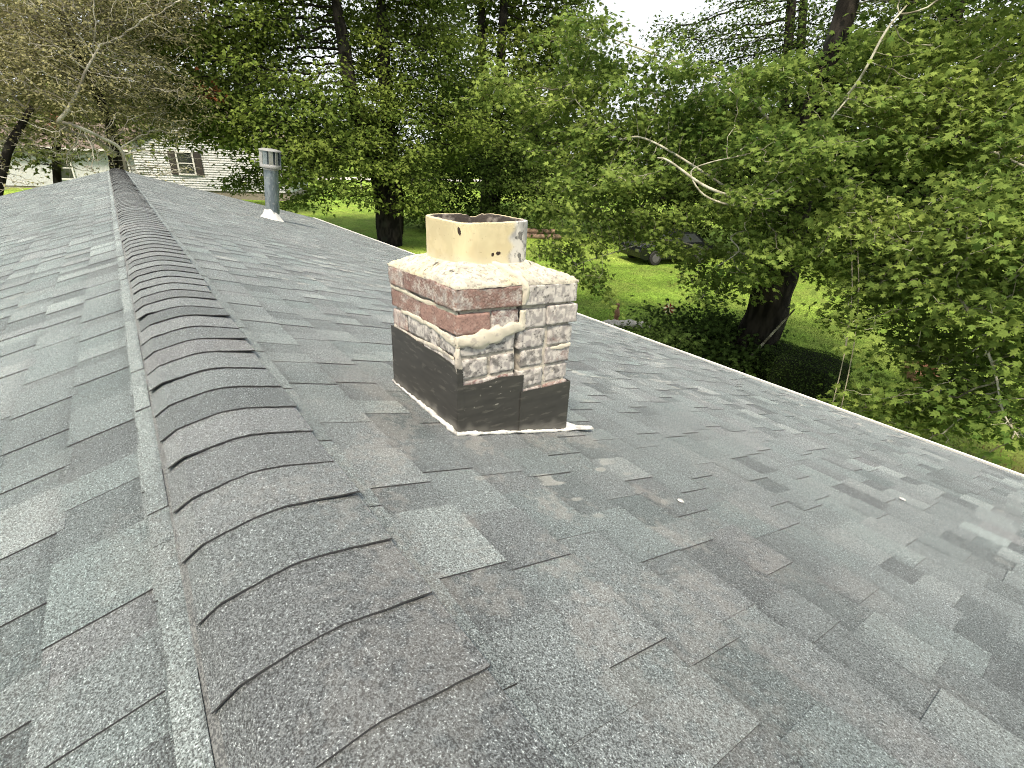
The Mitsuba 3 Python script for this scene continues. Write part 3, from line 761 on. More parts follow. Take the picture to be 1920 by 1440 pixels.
# ------------------------------------------------------------------ trees
CL = {
'maple': [[7.21,10.63,2.18,0.55],[7.66,10.33,2.0,0.7],[8.07,9.77,1.8,0.9],[8.63,9.43,2.54,1.2],[8.75,9.83,3.29,0.9],[8.77,8.76,1.5,1.3],[8.25,9.3,0.73,0.8],[8.67,8.62,0.21,1.1],[9.1,7.7,0.69,1.4],[7.98,9.93,0.71,0.45],[7.98,9.21,-0.52,0.5],[7.99,8.93,-1.32,0.4],[7.62,9.36,-1.43,0.3],[8.56,8.19,-0.77,0.6],[9.31,7.41,-0.14,0.95],[8.4,8.36,-2.0,0.3],[9.83,6.33,-1.73,0.6],[9.73,6.67,-1.14,0.55],[9.48,7.39,-0.94,0.4],[9.6,6.09,-0.45,1.2],[9.42,5.51,0.48,1.4],[9.61,5.0,-0.71,0.7],[9.78,6.76,1.42,1.5],[9.94,8.1,2.18,1.2],[9.41,4.42,0.11,1.4],[10.12,4.06,0.82,1.5],[10.96,4.57,1.45,1.1],[9.36,3.13,-0.26,1.2],[9.46,2.5,-0.98,1.1],[9.48,1.82,-1.65,0.8],[9.65,2.3,-1.83,0.45],[9.13,1.41,-1.16,1.1],[9.04,1.19,-2.1,0.5],[8.8,0.84,-1.98,0.6],[9.2,1.55,-2.45,0.4],[9.64,2.13,-0.22,1.4],[10.63,2.41,0.88,1.6],[11.3,3.56,1.77,1.6],[11.51,2.67,2.04,1.7],[11.04,6.57,1.9,1.1],[12.02,4.4,2.23,1.0],[11.97,4.94,2.61,0.6],[11.6,6.18,2.69,0.7],[9.24,1.51,-0.25,1.2],[10.08,3.9,-0.86,0.6],[10.0,3.1,-1.12,0.35],[10.16,5.73,-1.87,0.45],[8.4,1.36,-2.94,0.2],[8.4,0.6,-2.31,0.3],[9.01,1.86,-2.82,0.22],[9.2,2.26,-2.95,0.2],[12.07,3.34,3.68,1.8],[10.82,1.32,0.91,2],[10.25,0.53,-1.08,1.5]],
'center': [[3.01,24.64,3.47,2.4],[4.07,23.56,2.48,2.3],[5.86,24.07,3.77,2.0],[3.03,25.45,4.89,2.5],[4.5,23.04,1.26,1.7],[3.41,24.24,1.21,1.4],[6.02,22.16,1.34,2.0],[6.29,21.57,0.06,1.4],[5.52,22.3,0.2,1.2],[7.25,21.26,0.29,1.2],[7.12,21.25,-0.99,0.8],[5.96,21.6,-1.11,0.6],[4.67,25.52,-0.75,0.8],[4.5,25.58,0.09,0.7],[7.51,22.7,2.21,1.8],[10.66,22.5,2.27,2.0],[12.31,22.58,4.05,2.1],[10.38,21.59,0.17,1.6],[10.5,21.45,-1.34,0.9],[10.24,24.73,3.79,1.3],[13.0,22.42,1.8,2.0],[6.8,24.6,5.38,1.7],[4.93,25.13,4.98,2.3],[11.47,23.82,5.83,2.1],[8.43,21.89,1.11,1.3],[9.87,23.6,4.99,1.2],[8.65,25.02,5.74,0.9],[13.34,23.88,6.33,1.4],[2.72,24.8,1.9,1.6],[9.79,22.84,8.1,3.0],[6.26,24.2,7.63,3],[12.49,21.48,8.06,2.5]],
'mid': [[17.69,27.46,4.86,2.4],[19.42,25.18,3.59,2.3],[17.02,28.08,3.25,2.0],[20.78,26.2,6.39,2.3],[18.34,26.13,1.66,1.8],[22.25,24.18,2.7,2.2],[20.31,28.73,7.93,1.6],[18.51,29.95,7.82,1.5],[22.41,26.95,8.52,2.0],[22.55,24.88,5.46,2.2],[22.67,22.48,0.21,2.2],[19.26,28.47,11.08,3.5],[22.22,26.17,11.21,3.0]],
'under': [[13.74,26.6,-0.43,1.6],[15.53,26.19,0.71,1.8],[17.0,24.64,-0.01,1.9],[18.66,23.4,-0.19,1.8],[14.7,25.97,-1.91,1.4],[16.74,24.7,-1.96,1.6],[18.55,23.08,-2.13,1.2],[12.89,26.33,-2.33,1.0],[19.82,22.36,-1.23,1.5]],
'bare': [[-1.07,21.81,3.3,1.9],[0.09,21.77,3.73,2.0],[1.05,21.81,3.21,1.6],[1.39,21.88,2.26,1.2],[-0.89,21.43,2.12,1.9],[-1.86,20.89,1.73,1.7],[0.04,21.46,1.95,1.7],[0.87,21.46,1.52,1.0],[-1.69,20.94,0.69,1.5],[-1.8,21.79,3.07,2.2],[1.52,21.93,1.13,0.5],[-0.87,21.19,0.74,1.2],[1.76,22.65,4.12,1.3],[-2.81,20.81,1.26,1.6],[-2.06,20.4,-0.0,0.7],[0.65,20.99,0.61,0.6],[1.38,20.95,0.8,0.45],[1.59,20.93,0.03,0.3],[0.76,20.57,-0.07,0.45],[-0.22,20.6,0.27,0.5],[-1.37,20.35,0.02,0.6],[-2.98,20.28,-0.29,0.8],[-0.2,21.57,4.88,2.2],[1.76,22.4,5.44,2]],
'backA': [[23.43,18.61,0.9,2.6],[24.92,16.56,0.24,2.6],[26.89,15.24,1.1,3],[28.08,12.92,0.47,3],[25.12,14.18,-1.38,2],[26.32,11.71,-1.89,2],[23.79,16.22,-2.08,1.8],[22.92,19.01,-2.38,1.8]],
'backB': [[28.13,12.62,2.84,3],[28.33,9.54,1.29,3.2],[28.05,6.98,0.74,3],[27.43,5.09,0.45,3],[26.72,7.77,-1.42,2.5],[26.34,4.81,-2.03,2.4],[27.05,9.98,-1.47,2.2],[24.41,2.92,-3.42,1.8]],
'backC': [[27.01,19.5,6.96,1.7],[27.17,17.29,7.37,2.0],[28.11,15.66,7.5,1.8],[26.86,18.41,5.39,1.8],[29.5,13.03,7.13,2.0],[28.05,16.47,5.59,2.4],[29.03,14.45,6.18,2.4],[29.35,11.69,5.08,2.6],[27.67,17.55,3.69,2.2],[27.38,19.87,2.96,2.0],[28.94,15.45,3.21,2.8],[27.11,22.5,7.61,1.1]],
'backD': [[29.99,9.87,5.2,2.8],[29.52,7.81,5.31,3],[29.15,6.08,3.31,3],[29.74,8.09,2.85,3],[30.27,10.89,7.52,2],[29.32,7.37,6.96,3]],
'left_green': [[3.1,32.82,1.93,1.8],[0.95,33.84,3.71,2.0],[0.71,34.67,5.27,2.8],[-1.42,34.83,3.73,2.6],[-2.2,34.68,4.83,3],[-3.23,33.85,1.37,2.2],[-1.3,33.96,1.74,2.0],[5.15,33.45,3.7,2.2]],
}
TR = {
'center_l': [[9.61,22.7,-3.38,0.5],[9.59,22.8,-1.91,0.42],[9.47,22.86,-0.33,0.4],[9.03,22.95,1.1,0.38],[8.59,23.12,2.81,0.3],[8.43,23.19,4.37,0.24],[8.3,23.26,5.93,0.18],[8.3,23.37,7.58,0.1]],
'center_r': [[9.7,22.55,-3.36,0.48],[9.95,22.54,-1.89,0.4],[10.02,22.73,-0.31,0.36],[9.99,22.85,1.61,0.32],[9.99,22.89,3.61,0.27],[9.94,22.82,5.44,0.2],[10.0,22.93,7.52,0.12]],
'maple': [[11.37,5.51,-3.94,0.58],[11.42,5.56,-3.41,0.5],[11.47,5.5,-2.6,0.46],[11.55,5.52,-1.73,0.44],[11.59,5.54,-0.68,0.38],[11.64,5.58,0.62,0.32],[11.75,5.66,1.92,0.26],[11.9,5.68,3.03,0.21],[12.09,5.77,4.33,0.16],[12.28,5.87,5.32,0.08]],
'mid1': [[18.51,26.95,-3.47,0.4],[18.71,27.1,-0.36,0.36],[18.95,27.41,3.38,0.32],[19.1,27.47,6.31,0.26],[19.3,27.57,9.98,0.2]],
'mid2': [[18.59,28.09,-3.62,0.35],[18.77,28.28,0.5,0.3],[18.65,28.65,4.79,0.25],[18.54,28.7,7.9,0.2],[18.62,29.06,10.61,0.15]],
'bare': [[-0.21,22.15,-1.98,0.26],[0.05,22.18,-0.46,0.22],[0.11,22.0,0.19,0.2],[0.17,21.79,1.03,0.14],[0.04,21.66,1.96,0.11],[-0.2,21.56,3.01,0.08],[-0.34,21.74,3.91,0.05]],
'bareb': [[0.1,22.0,0.16,0.13],[-0.28,20.8,0.56,0.055],[-1.01,20.38,0.91,0.055],[-0.71,20.18,1.34,0.05],[-0.34,20.16,1.89,0.043],[-0.06,20.12,2.37,0.034],[0.34,20.26,2.94,0.022]],
'barec': [[0.25,20.57,-0.38,0.05],[0.26,20.4,0.37,0.05],[-0.13,20.2,0.66,0.05],[-0.55,19.89,0.88,0.055],[-0.89,19.68,0.99,0.05]],
'bared': [[-3.0,20.2,-1.38,0.13],[-2.51,20.34,-0.29,0.11],[-2.18,20.49,0.39,0.1],[-1.5,20.74,1.36,0.07]],
'A1': [[28.28,14.2,-3.56,0.3],[28.39,14.5,-0.93,0.28],[28.13,14.96,2.41,0.26],[27.85,15.54,6.37,0.22],[27.51,15.85,9.27,0.18]],
'B1': [[28.84,10.29,-3.64,0.36],[29.01,10.64,1.29,0.32],[28.93,10.98,5.97,0.28],[28.79,11.18,8.59,0.22]],
'C1': [[30.42,14.3,-3.87,0.26],[30.19,15.32,2.53,0.24],[29.75,16.01,7.14,0.2],[29.45,16.36,9.76,0.16]],
'D1': [[29.34,8.86,-3.42,0.4],[29.47,9.22,1.78,0.36],[29.4,9.48,6.23,0.3],[29.44,9.49,8.39,0.25]],
'L1': [[-2.58,33.75,-2.74,0.16],[-1.73,33.96,0.82,0.16],[0.39,34.34,3.9,0.2],[1.83,34.41,6.66,0.14]],
}
LB = {
'a': [[11.27,5.43,0.52,0.031],[9.55,5.02,-0.09,0.031],[8.84,5.29,0.11,0.028],[8.37,5.68,0.3,0.025],[7.99,6.22,0.67,0.02],[7.85,6.39,0.72,0.012]],
'b': [[11.27,5.43,0.52,0.031],[10.43,4.8,1.42,0.025],[10.13,4.33,2.02,0.022],[10.19,4.17,2.66,0.017],[10.38,4.05,3.02,0.012]],
'c': [[11.28,5.41,0.62,0.031],[10.09,4.57,1.43,0.019],[9.94,4.34,1.73,0.015],[9.67,4.57,1.16,0.011],[9.57,4.8,0.87,0.007]],
'd': [[11.32,5.44,-0.54,0.037],[9.74,6.51,0.44,0.025],[8.9,7.61,1.09,0.019],[8.62,8.23,1.06,0.017],[8.4,8.71,1.47,0.014],[8.22,9.1,1.83,0.011],[8.15,9.24,2.22,0.007]],
'e': [[11.32,5.44,-0.54,0.037],[9.87,5.42,-0.48,0.019],[9.51,5.62,-0.64,0.014],[9.5,5.39,-0.87,0.011],[9.37,5.7,-1.22,0.007]],
'f': [[11.35,5.25,0.53,0.037],[9.48,2.68,-0.44,0.028],[9.11,1.77,-0.94,0.022],[8.77,1.12,-1.61,0.015],[8.46,0.78,-2.1,0.011],[8.3,0.52,-2.32,0.007]],
'g': [[11.57,5.58,1.9,0.043],[11.22,3.85,1.54,0.031],[10.61,2.46,1.02,0.025],[10.27,1.64,0.68,0.012]],
'h': [[11.43,5.52,-1.12,0.031],[10.03,6.23,-1.03,0.022],[9.4,7.18,-0.91,0.015],[8.55,8.09,-1.35,0.009],[8.09,8.63,-1.65,0.006]],
'i': [[11.46,5.49,0.62,0.037],[10.74,6.66,1.98,0.028],[9.84,8.12,2.66,0.019],[8.82,9.39,3.15,0.009]],
'k': [[11.27,5.43,0.52,0.031],[9.55,5.25,-0.01,0.022],[8.69,5.73,0.08,0.019],[8.39,6.01,0.49,0.012],[8.55,5.77,0.68,0.012],[8.94,5.33,0.83,0.007]],
}
PT = {
'car': [18.51,14.57,-3.57],
'car2': [20.28,13.12,-3.62],
'pin': [12.5,8.85,-3.77],
'stones': [11.08,8.98,-3.77],
'terr': [14.38,2.89,-3.8],
'pot': [14.63,1.7,-3.8],
'pot2': [13.49,2.3,-3.81],
'pot3': [17.94,2.06,-3.8],
'pile': [18.07,21.9,-3.31],
'post': [17.61,46.6,-2.45],
'bushR': [10.33,6.52,-3.8],
'hedge1': [11.29,4.99,-3.8],
'hedge2': [10.85,3.7,-3.8],
'swing': [10.66,3.16,-3.81],
'stickb': [10.56,5.43,-3.81],
'road': [21.86,60.53,-2.33],
'rusty': [3.27,22.27,2.4],
'hang': [10.42,3.96,0.05],
'stickt': [11.23,4.79,-2.13],
}


LEAF_MAPLE = np.array([[0, 0, 0], [0.54, 0.24, 0], [0.27, 0.36, 0], [0.48, 0.76, 0], [0.17, 0.62, 0], [0, 1.0, 0],
                       [-0.17, 0.62, 0], [-0.48, 0.76, 0], [-0.27, 0.36, 0], [-0.54, 0.24, 0]])
F_MAPLE = np.array([[0, a, a + 1] for a in range(1, 9)])
LEAF_LOBED = np.array([[0, 0, 0], [0.45, 0.22, -0.05], [0.22, 0.5, 0.02], [0, 1.0, -0.05], [-0.22, 0.5, 0.02], [-0.45, 0.22, -0.05]])
F_LOBED = np.array([[0, 1, 2], [0, 2, 4], [2, 3, 4], [0, 4, 5]])
LEAF_OVAL = np.array([[0, 0, 0], [0.24, 0.45, -0.04], [0, 1.0, -0.02], [-0.24, 0.45, -0.04]])
F_OVAL = np.array([[0, 1, 2], [0, 2, 3]])
for L in (LEAF_MAPLE, LEAF_LOBED): L[:, 2] -= 0.16 * np.abs(L[:, 0]) + 0.10 * L[:, 1]**2


def leaves(P, axis, nrm, size, shape, color):
    """One small bent leaf per point. color (n,3) per leaf."""
    L, F = shape
    ax = unit(axis - nrm * np.sum(axis * nrm, 1, keepdims=True))
    sd = np.cross(ax, nrm)
    v = P[:, None] + size[:, None, None] * (L[None, :, 0, None] * sd[:, None] + L[None, :, 1, None] * ax[:, None] + L[None, :, 2, None] * nrm[:, None])
    f = (np.arange(len(P)) * len(L))[:, None, None] + F[None]
    return v.reshape(-1, 3), f.reshape(-1, 3), np.repeat(color, len(L), 0)


def in_clumps(cl, n, g, pad, dens=3.2):
    """Points in tilted flat sprays (radius about pad) that fill the outer part of each clump."""
    cl = np.array(cl, float)
    cnt = np.maximum(2, (cl[:, 3] / pad)**2 * dens).astype(int)
    ctr, nr, rr = [], [], []
    for c, m in zip(cl, cnt):
        d = unit(g.normal(size=(m, 3)))
        rad = c[3] * g.uniform(0.35, 0.95, m)
        ctr.append(c[:3] + d * rad[:, None] * [1, 1, 0.85]); nr.append(unit(d * [0.45, 0.45, 0.1] + [0, 0, 1] + 0.18 * g.normal(size=(m, 3)))); rr.append(pad * g.uniform(0.6, 1.25, m))
    ctr, nr, rr = np.vstack(ctr), np.vstack(nr), np.concatenate(rr)
    i = g.choice(len(ctr), n, p=rr**2 / (rr**2).sum())
    p = g.normal(size=(n, 3)) * 0.55
    h = np.sum(p * nr[i], 1, keepdims=True)
    p = p - nr[i] * h * 0.86
    return ctr[i] + p * rr[i][:, None]


def grow(trunks, attr, step, kill, iters, g, tip=0.006, power=2.4):
    """Space colonisation from trunk polylines; returns nodes, parents, radii, number of trunk nodes."""
    nodes, par = [], []
    for poly in trunks:
        poly = np.array(poly)[:, :3]
        for a in range(len(poly) - 1):
            n = max(1, int(np.linalg.norm(poly[a + 1] - poly[a]) / step))
            for t in range(n):
                par.append(len(nodes) - 1 if (a or t) else -1)
                nodes.append(poly[a] + (poly[a + 1] - poly[a]) * t / n)
    nodes, par = np.array(nodes), np.array(par)
    low = np.percentile(attr[:, 2], 2) - 1.0
    n0 = len(nodes)
    ok = np.array([z > low for z in nodes[:, 2]])
    first = True
    for it in range(iters):
        if not len(attr): break
        cand = np.nonzero(ok)[0] if len(ok) == len(nodes) else np.concatenate([np.nonzero(ok)[0], np.arange(n0, len(nodes))])
        d, i = cKDTree(nodes[cand]).query(attr)
        i = cand[i]
        acc = np.zeros_like(nodes)
        np.add.at(acc, i, (attr - nodes[i]) / np.maximum(d, 1e-6)[:, None])
        u = np.unique(i)
        dirs = unit(unit(acc[u]) + 0.22 * g.normal(size=(len(u), 3)) + [0, 0, 0.03])
        new = nodes[u] + step * dirs
        nodes = np.vstack([nodes, new]); par = np.concatenate([par, u])
        dd, _ = cKDTree(new).query(attr)
        attr = attr[dd > kill]
    acc = np.zeros(len(nodes)); nch = np.zeros(len(nodes), int)
    for a in range(len(nodes) - 1, -1, -1):
        if nch[a] == 0: acc[a] = tip**power
        if par[a] >= 0:
            acc[par[a]] += acc[a]; nch[par[a]] += 1
    return nodes, par, acc**(1 / power), n0, nch


def twig_mesh(nodes, par, rad, n0, sides=4, rmax=0.2):
    e = np.array([a for a in range(n0, len(nodes)) if par[a] >= 0])
    p, q = nodes[par[e]], nodes[e]
    r1_, r0_ = np.minimum(rad[e], rmax), np.minimum(np.minimum(rad[par[e]], rad[e] * 1.35), rmax)
    d = unit(q - p)
    ref = np.where(np.abs(d[:, 2:]) < 0.9, [[0, 0, 1.0]], [[1.0, 0, 0]])
    u = unit(np.cross(d, ref)); w = np.cross(d, u)
    a = np.arange(sides) * 2 * math.pi / sides
    ring = np.cos(a)[None, :, None] * u[:, None] + np.sin(a)[None, :, None] * w[:, None]
    v = np.concatenate([p[:, None] + ring * r0_[:, None, None], q[:, None] + ring * r1_[:, None, None]], 1)
    k = np.arange(sides)
    F = np.stack([k, (k + 1) % sides, sides + (k + 1) % sides, sides + k], 1)
    F = np.vstack([F[:, [0, 1, 2]], F[:, [0, 2, 3]]])
    f = (np.arange(len(e)) * 2 * sides)[:, None, None] + F[None]
    return v.reshape(-1, 3), f.reshape(-1, 3)


def foliage(nodes, par, rad, n0, nch, g, per, size, shape, dark, light, spread=0.28, rthin=0.012, flat=0.5, sat=None):
    e = np.array([a for a in range(n0, len(nodes)) if rad[a] < rthin])
    e = np.repeat(e, g.poisson(per * np.where(nch[e] == 0, 1.6, 0.8)))
    d = unit(nodes[e] - nodes[par[e]])
    off = g.normal(size=(len(e), 3)) * [1, 1, flat] * spread
    P = nodes[e] + off + d * g.uniform(-0.1, 0.2, (len(e), 1))
    out = unit(d * 0.7 + off / spread * 0.6 + [0, 0, -0.35])
    nrm = unit(np.array([0, 0, 1.0]) + 0.55 * g.normal(size=(len(e), 3)) + out * [0.35, 0.35, 0])
    t = np.clip(0.55 * meshkit.fbm(P * 0.55, 3, 3) + 0.25 * g.random(len(e)) + 0.2 * meshkit.noise(P * 3.0, 8), 0, 1)
    t = np.clip((t - 0.28) / 0.48, 0, 1)[:, None]
    col = np.array(dark) * (1 - t) + np.array(light) * t
    col = col * g.uniform(0.8, 1.2, (len(e), 1))
    return P, out, nrm, size * g.uniform(0.65, 1.25, len(e)), col


def make_tree(name, label, clumps, trunks, seed, n_attr, step, kill, per, size, shape, dark, light, group=None, limbs=(), spread=0.28, bark='m_bark', twig=None,
              tip=0.006, iters=60, sides=12, rough=0.18, limb_mat='m_limb', extra=None, rthin=0.012, category='tree', pad=0.8, dens=3.2, leafless=None):
    g = np.random.default_rng(seed)
    root = thing(name, label, category, group)
    for q, tr in enumerate(trunks):
        tr = np.array(tr)
        put('trunk', tube(tr[:, :3], tr[:, 3], sides, rough, seed + q, True, 6), bark, root, smooth=True)
    for q, tr in enumerate(limbs):
        tr = np.array(tr)
        put('limb', tube(tr[:, :3], tr[:, 3], 7, 0.12, seed + q + 50, True, 6), limb_mat, root, smooth=True)
    attr = in_clumps(clumps, n_attr, g, pad, dens)
    nodes, par, rad, n0, nch = grow(list(trunks) + list(limbs), attr, step, kill, iters, g, tip)
    tag(put('branch', twig_mesh(nodes, par, rad, n0, 4), twig or bark, root), kind='stuff')
    P, ax, nr, sz, col = foliage(nodes, par, rad, n0, nch, g, per, size, shape, dark, light, spread, rthin)
    if leafless is not None:
        k = g.random(len(P)) < np.clip((P[:, 2] - leafless) / 1.2, 0.06, 1)
        P, ax, nr, sz, col = P[k], ax[k], nr[k], sz[k], col[k]
    if extra is not None: col = extra(P, col, g)
    v, f, c = leaves(P, ax, nr, sz, shape, col)
    put('crown', (v, f), 'm_leaf', root, color=c)
    STATS.append((root, len(nodes), len(P), len(f)))
    return root


STATS = []
MAPLE, LOBED, OVAL = (LEAF_MAPLE, F_MAPLE), (LEAF_LOBED, F_LOBED), (LEAF_OVAL, F_OVAL)
make_tree('maple_tree', 'big near maple with yellow-green leaves and pale limbs overhanging the lawn beyond the eave', CL['maple'], [TR['maple']], 21, 11500, 0.13, 0.145, 8.5, 0.108, MAPLE,
          (0.085, 0.150, 0.034), (0.270, 0.345, 0.085), limbs=[LB[k] for k in sorted(LB)], spread=0.10, pad=0.46, dens=1.15, twig='m_twig', tip=0.0036, rough=0.12)
make_tree('maple_tree', 'twin-trunked maple standing on the lawn left of the chimney', CL['center'], [TR['center_l'], TR['center_r']], 22, 14000, 0.20, 0.25, 11.0, 0.165, LOBED,
          (0.070, 0.122, 0.026), (0.235, 0.300, 0.066), spread=0.30, tip=0.009, rthin=0.022,
          extra=lambda P, c, g: np.where((np.linalg.norm(P - np.array(PT['rusty']), axis=1) < 0.75 * g.random(len(P)))[:, None], [[0.20, 0.075, 0.035]], c))
make_tree('tall_tree', 'tall tree with two straight dark trunks rising behind the chimney', CL['mid'], [TR['mid1'], TR['mid2']], 23, 8000, 0.32, 0.40, 9.5, 0.26, LOBED,
          (0.060, 0.104, 0.022), (0.215, 0.272, 0.060), pad=1.0, spread=0.36, tip=0.012, rthin=0.03)
make_tree('bare_tree', 'half-bare brown tree with lichen-grey crooked limbs beyond the far left of the ridge', CL['bare'], [TR['bare'], TR['bared']], 24, 19000, 0.14, 0.155, 7.0, 0.10, OVAL,
          (0.205, 0.196, 0.100), (0.400, 0.385, 0.205), limbs=[TR['bareb'], TR['barec']], spread=0.22, bark='m_bark', twig='m_twig_bare', tip=0.0055, rthin=0.018, leafless=0.30, limb_mat='m_twig_bare')
make_tree('wood_edge_tree', 'broad dark tree at the wood edge straight behind the near maple trunk', CL['backA'], [TR['A1']], 25, 6000, 0.34, 0.46, 9.0, 0.27, LOBED,
          (0.025, 0.044, 0.011), (0.069, 0.105, 0.023), pad=1.1, spread=0.5, tip=0.014, rthin=0.036)
make_tree('wood_edge_tree', 'dark spreading tree filling the right edge behind the near maple', CL['backB'], [TR['B1']], 26, 6000, 0.34, 0.46, 9.0, 0.27, LOBED,
          (0.023, 0.042, 0.011), (0.063, 0.100, 0.023), pad=1.1, spread=0.5, tip=0.014, rthin=0.036)
make_tree('wood_edge_tree', 'slender tall tree with thin top against the sky, upper right of centre', CL['backC'], [TR['C1']], 27, 7000, 0.30, 0.40, 9.0, 0.17, LOBED,
          (0.048, 0.082, 0.020), (0.136, 0.196, 0.048), spread=0.45, tip=0.014, rthin=0.036)
make_tree('wood_edge_tree', 'tall tree with leaning dark trunk in the top right corner', CL['backD'], [TR['D1']], 28, 5000, 0.34, 0.46, 8.0, 0.26, LOBED,
          (0.044, 0.078, 0.020), (0.128, 0.187, 0.044), pad=1.1, spread=0.45, tip=0.014, rthin=0.036)
make_tree('wood_edge_tree', 'green tree behind the half-bare brown tree, far left', CL['left_green'], [TR['L1']], 29, 5000, 0.36, 0.5, 9.0, 0.26, LOBED,
          (0.085, 0.119, 0.037), (0.187, 0.221, 0.076), pad=1.1, spread=0.45, tip=0.014, rthin=0.036)
uc = np.array(CL['under'])
stem = [[[uc[:, 0].mean() + a, uc[:, 1].mean() + b, -3.2, 0.09], [uc[:, 0].mean() + 2 * a, uc[:, 1].mean() + 2 * b, -1.2, 0.06]] for a, b in ((0.4, 0), (-1.2, 0.3), (1.6, -0.5))]
make_tree('understory_shrub', 'dense dark green thicket of saplings directly behind the flue', CL['under'], stem, 30, 6000, 0.25, 0.33, 9.0, 0.20, LOBED,
          (0.045, 0.080, 0.018), (0.145, 0.205, 0.050), spread=0.34, tip=0.009, rthin=0.024, category='shrub')
bx, by = 10.33, 6.6
bcl = [[bx + 0.05, by - 0.05, -3.25, 0.52], [bx + 0.7, by - 0.5, -3.2, 0.62], [bx - 0.25, by + 0.35, -3.45, 0.35], [bx + 0.9, by - 0.2, -3.05, 0.5]]
make_tree('leafy_shrub', 'dark leafy shrub beside the maple trunk just below the eave', bcl, [[[bx, by, -3.8, 0.04], [bx, by, -3.1, 0.03]], [[bx + 0.3, by - 0.2, -3.8, 0.04], [bx + 0.6, by - 0.4, -3.2, 0.02]]],
          31, 1800, 0.10, 0.125, 6.0, 0.11, MAPLE, (0.030, 0.055, 0.015), (0.080, 0.125, 0.035), spread=0.13, tip=0.004, sides=6, rthin=0.010, category='shrub')

# far wood behind everything: nobody could count it
g = np.random.default_rng(33)
wp, wn = [], []
for q in range(230):
    a = g.uniform(-0.55, 1.75); rr = g.uniform(58, 95)
    c = np.array([rr * math.sin(a), rr * math.cos(a), 0]); c[2] = ground_z(c[0], c[1])
    if 55 < c[1] < 70: continue
    hh = g.uniform(7, 12)
    n = 260
    d = unit(g.normal(size=(n, 3))) * (g.random(n)**0.4)[:, None]
    wp.append(c + [0, 0, hh * 0.52] + d * [3.6, 3.6, hh * 0.5])
wp = np.vstack(wp)
t = np.clip(meshkit.fbm(wp * 0.3, 3, 2) * 1.6 - 0.3, 0, 1)[:, None]
v, f, c = leaves(wp, unit(g.normal(size=wp.shape)), unit(g.normal(size=wp.shape) * 0.6 + [0, 0, 1]), g.uniform(0.7, 1.2, len(wp)), OVAL, np.array([0.024, 0.040, 0.012]) * (1 - t) + np.array([0.075, 0.105, 0.03]) * t)
tag(put('woodland', (v, f), 'm_leaf', color=c), 'far green wood closing off the lawns', 'woodland', kind='stuff')


# ------------------------------------------------------------------ clipped hedges, grass
def hedge(cx, cy, rx, ry, h, seed, label):
    g = np.random.default_rng(seed)
    root = thing('clipped_hedge', label, 'hedge')
    m = trimesh.creation.icosphere(4, 1.0)
    n = np.array(m.vertices)
    sq = np.sign(n) * np.abs(n)**0.88
    sq /= np.maximum(np.abs(sq).max(1, keepdims=True), 1e-9)**0.6
    z0 = ground_z(cx, cy)
    base = sq * [rx, ry, h / 2] * (0.93 + 0.14 * meshkit.fbm(n * 2.2 + seed, 3, seed))[:, None]
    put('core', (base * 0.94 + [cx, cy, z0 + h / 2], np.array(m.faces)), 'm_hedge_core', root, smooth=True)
    tri = trimesh.Trimesh(base, m.faces)
    P, fi = trimesh.sample.sample_surface(tri, 9000, seed=seed)
    nr = tri.face_normals[fi]
    P = P * (0.96 + 0.09 * g.random((len(P), 1))) + [cx, cy, z0 + h / 2]
    t = g.random((len(P), 1))
    v, f, c = leaves(P, unit(g.normal(size=P.shape) + nr * 0.8 + [0, 0, 0.3]), unit(nr + 0.7 * g.normal(size=P.shape)), g.uniform(0.025, 0.05, len(P)), OVAL, np.array([0.034, 0.058, 0.018]) * (1 - t) + np.array([0.100, 0.150, 0.045]) * t)
    put('foliage', (v, f), 'm_leaf', root, color=c)


hedge(11.35, 5.0, 0.62, 0.55, 0.75, 41, 'smaller clipped dark hedge at the foot of the near maple trunk')
hedge(10.75, 3.95, 0.72, 0.62, 0.95, 42, 'larger clipped round-topped dark hedge nearest the eave')
g = np.random.default_rng(44)
n = 90000
gxp = g.uniform(8.0, 21, n); gyp = g.uniform(-1.5, 22, n)
keep = g.random(n) < np.clip(1.6 - (np.hypot(gxp, gyp) - 11) / 10, 0.15, 1)
gxp, gyp = gxp[keep], gyp[keep]
P = np.stack([gxp, gyp, ground_z(gxp, gyp) + 0.10 * (meshkit.fbm(np.stack([gxp * 0.25, gyp * 0.25, gxp * 0], -1), 3, 5) - 0.5) - 0.012], -1)
hgt = g.uniform(0.03, 0.075, len(P)) * (0.5 + meshkit.fbm(P * 0.9, 2, 6))
a = g.uniform(0, 2 * math.pi, len(P))
w = np.stack([np.cos(a), np.sin(a), a * 0], -1) * 0.012
tipv = P + np.stack([g.normal(0, 0.025, len(P)), g.normal(0, 0.025, len(P)), hgt], -1)
v = np.stack([P - w, P + w, tipv], 1).reshape(-1, 3)
t = np.clip(meshkit.fbm(P * 0.7, 3, 12) + g.normal(0, 0.12, len(P)), 0, 1)[:, None]
col = np.array([0.072, 0.128, 0.020]) * (1 - t) + np.array([0.145, 0.215, 0.042]) * t
dry = (np.clip((meshkit.fbm(P * 0.8 + 3, 3, 15) - 0.40) * 5, 0, 1) * np.clip((14.5 - P[:, 0] - 0.35 * P[:, 1]) / 3.5, 0.12, 1) * g.uniform(0.4, 1, len(P)))[:, None]
col = col * (1 - dry) + np.array([0.19, 0.145, 0.065]) * dry
tag(put('grass', (v, np.arange(len(v)).reshape(-1, 3)), 'm_lawn_blade', color=np.repeat(col, 3, 0)), 'short bright green grass of the side lawn', 'grass', kind='stuff')

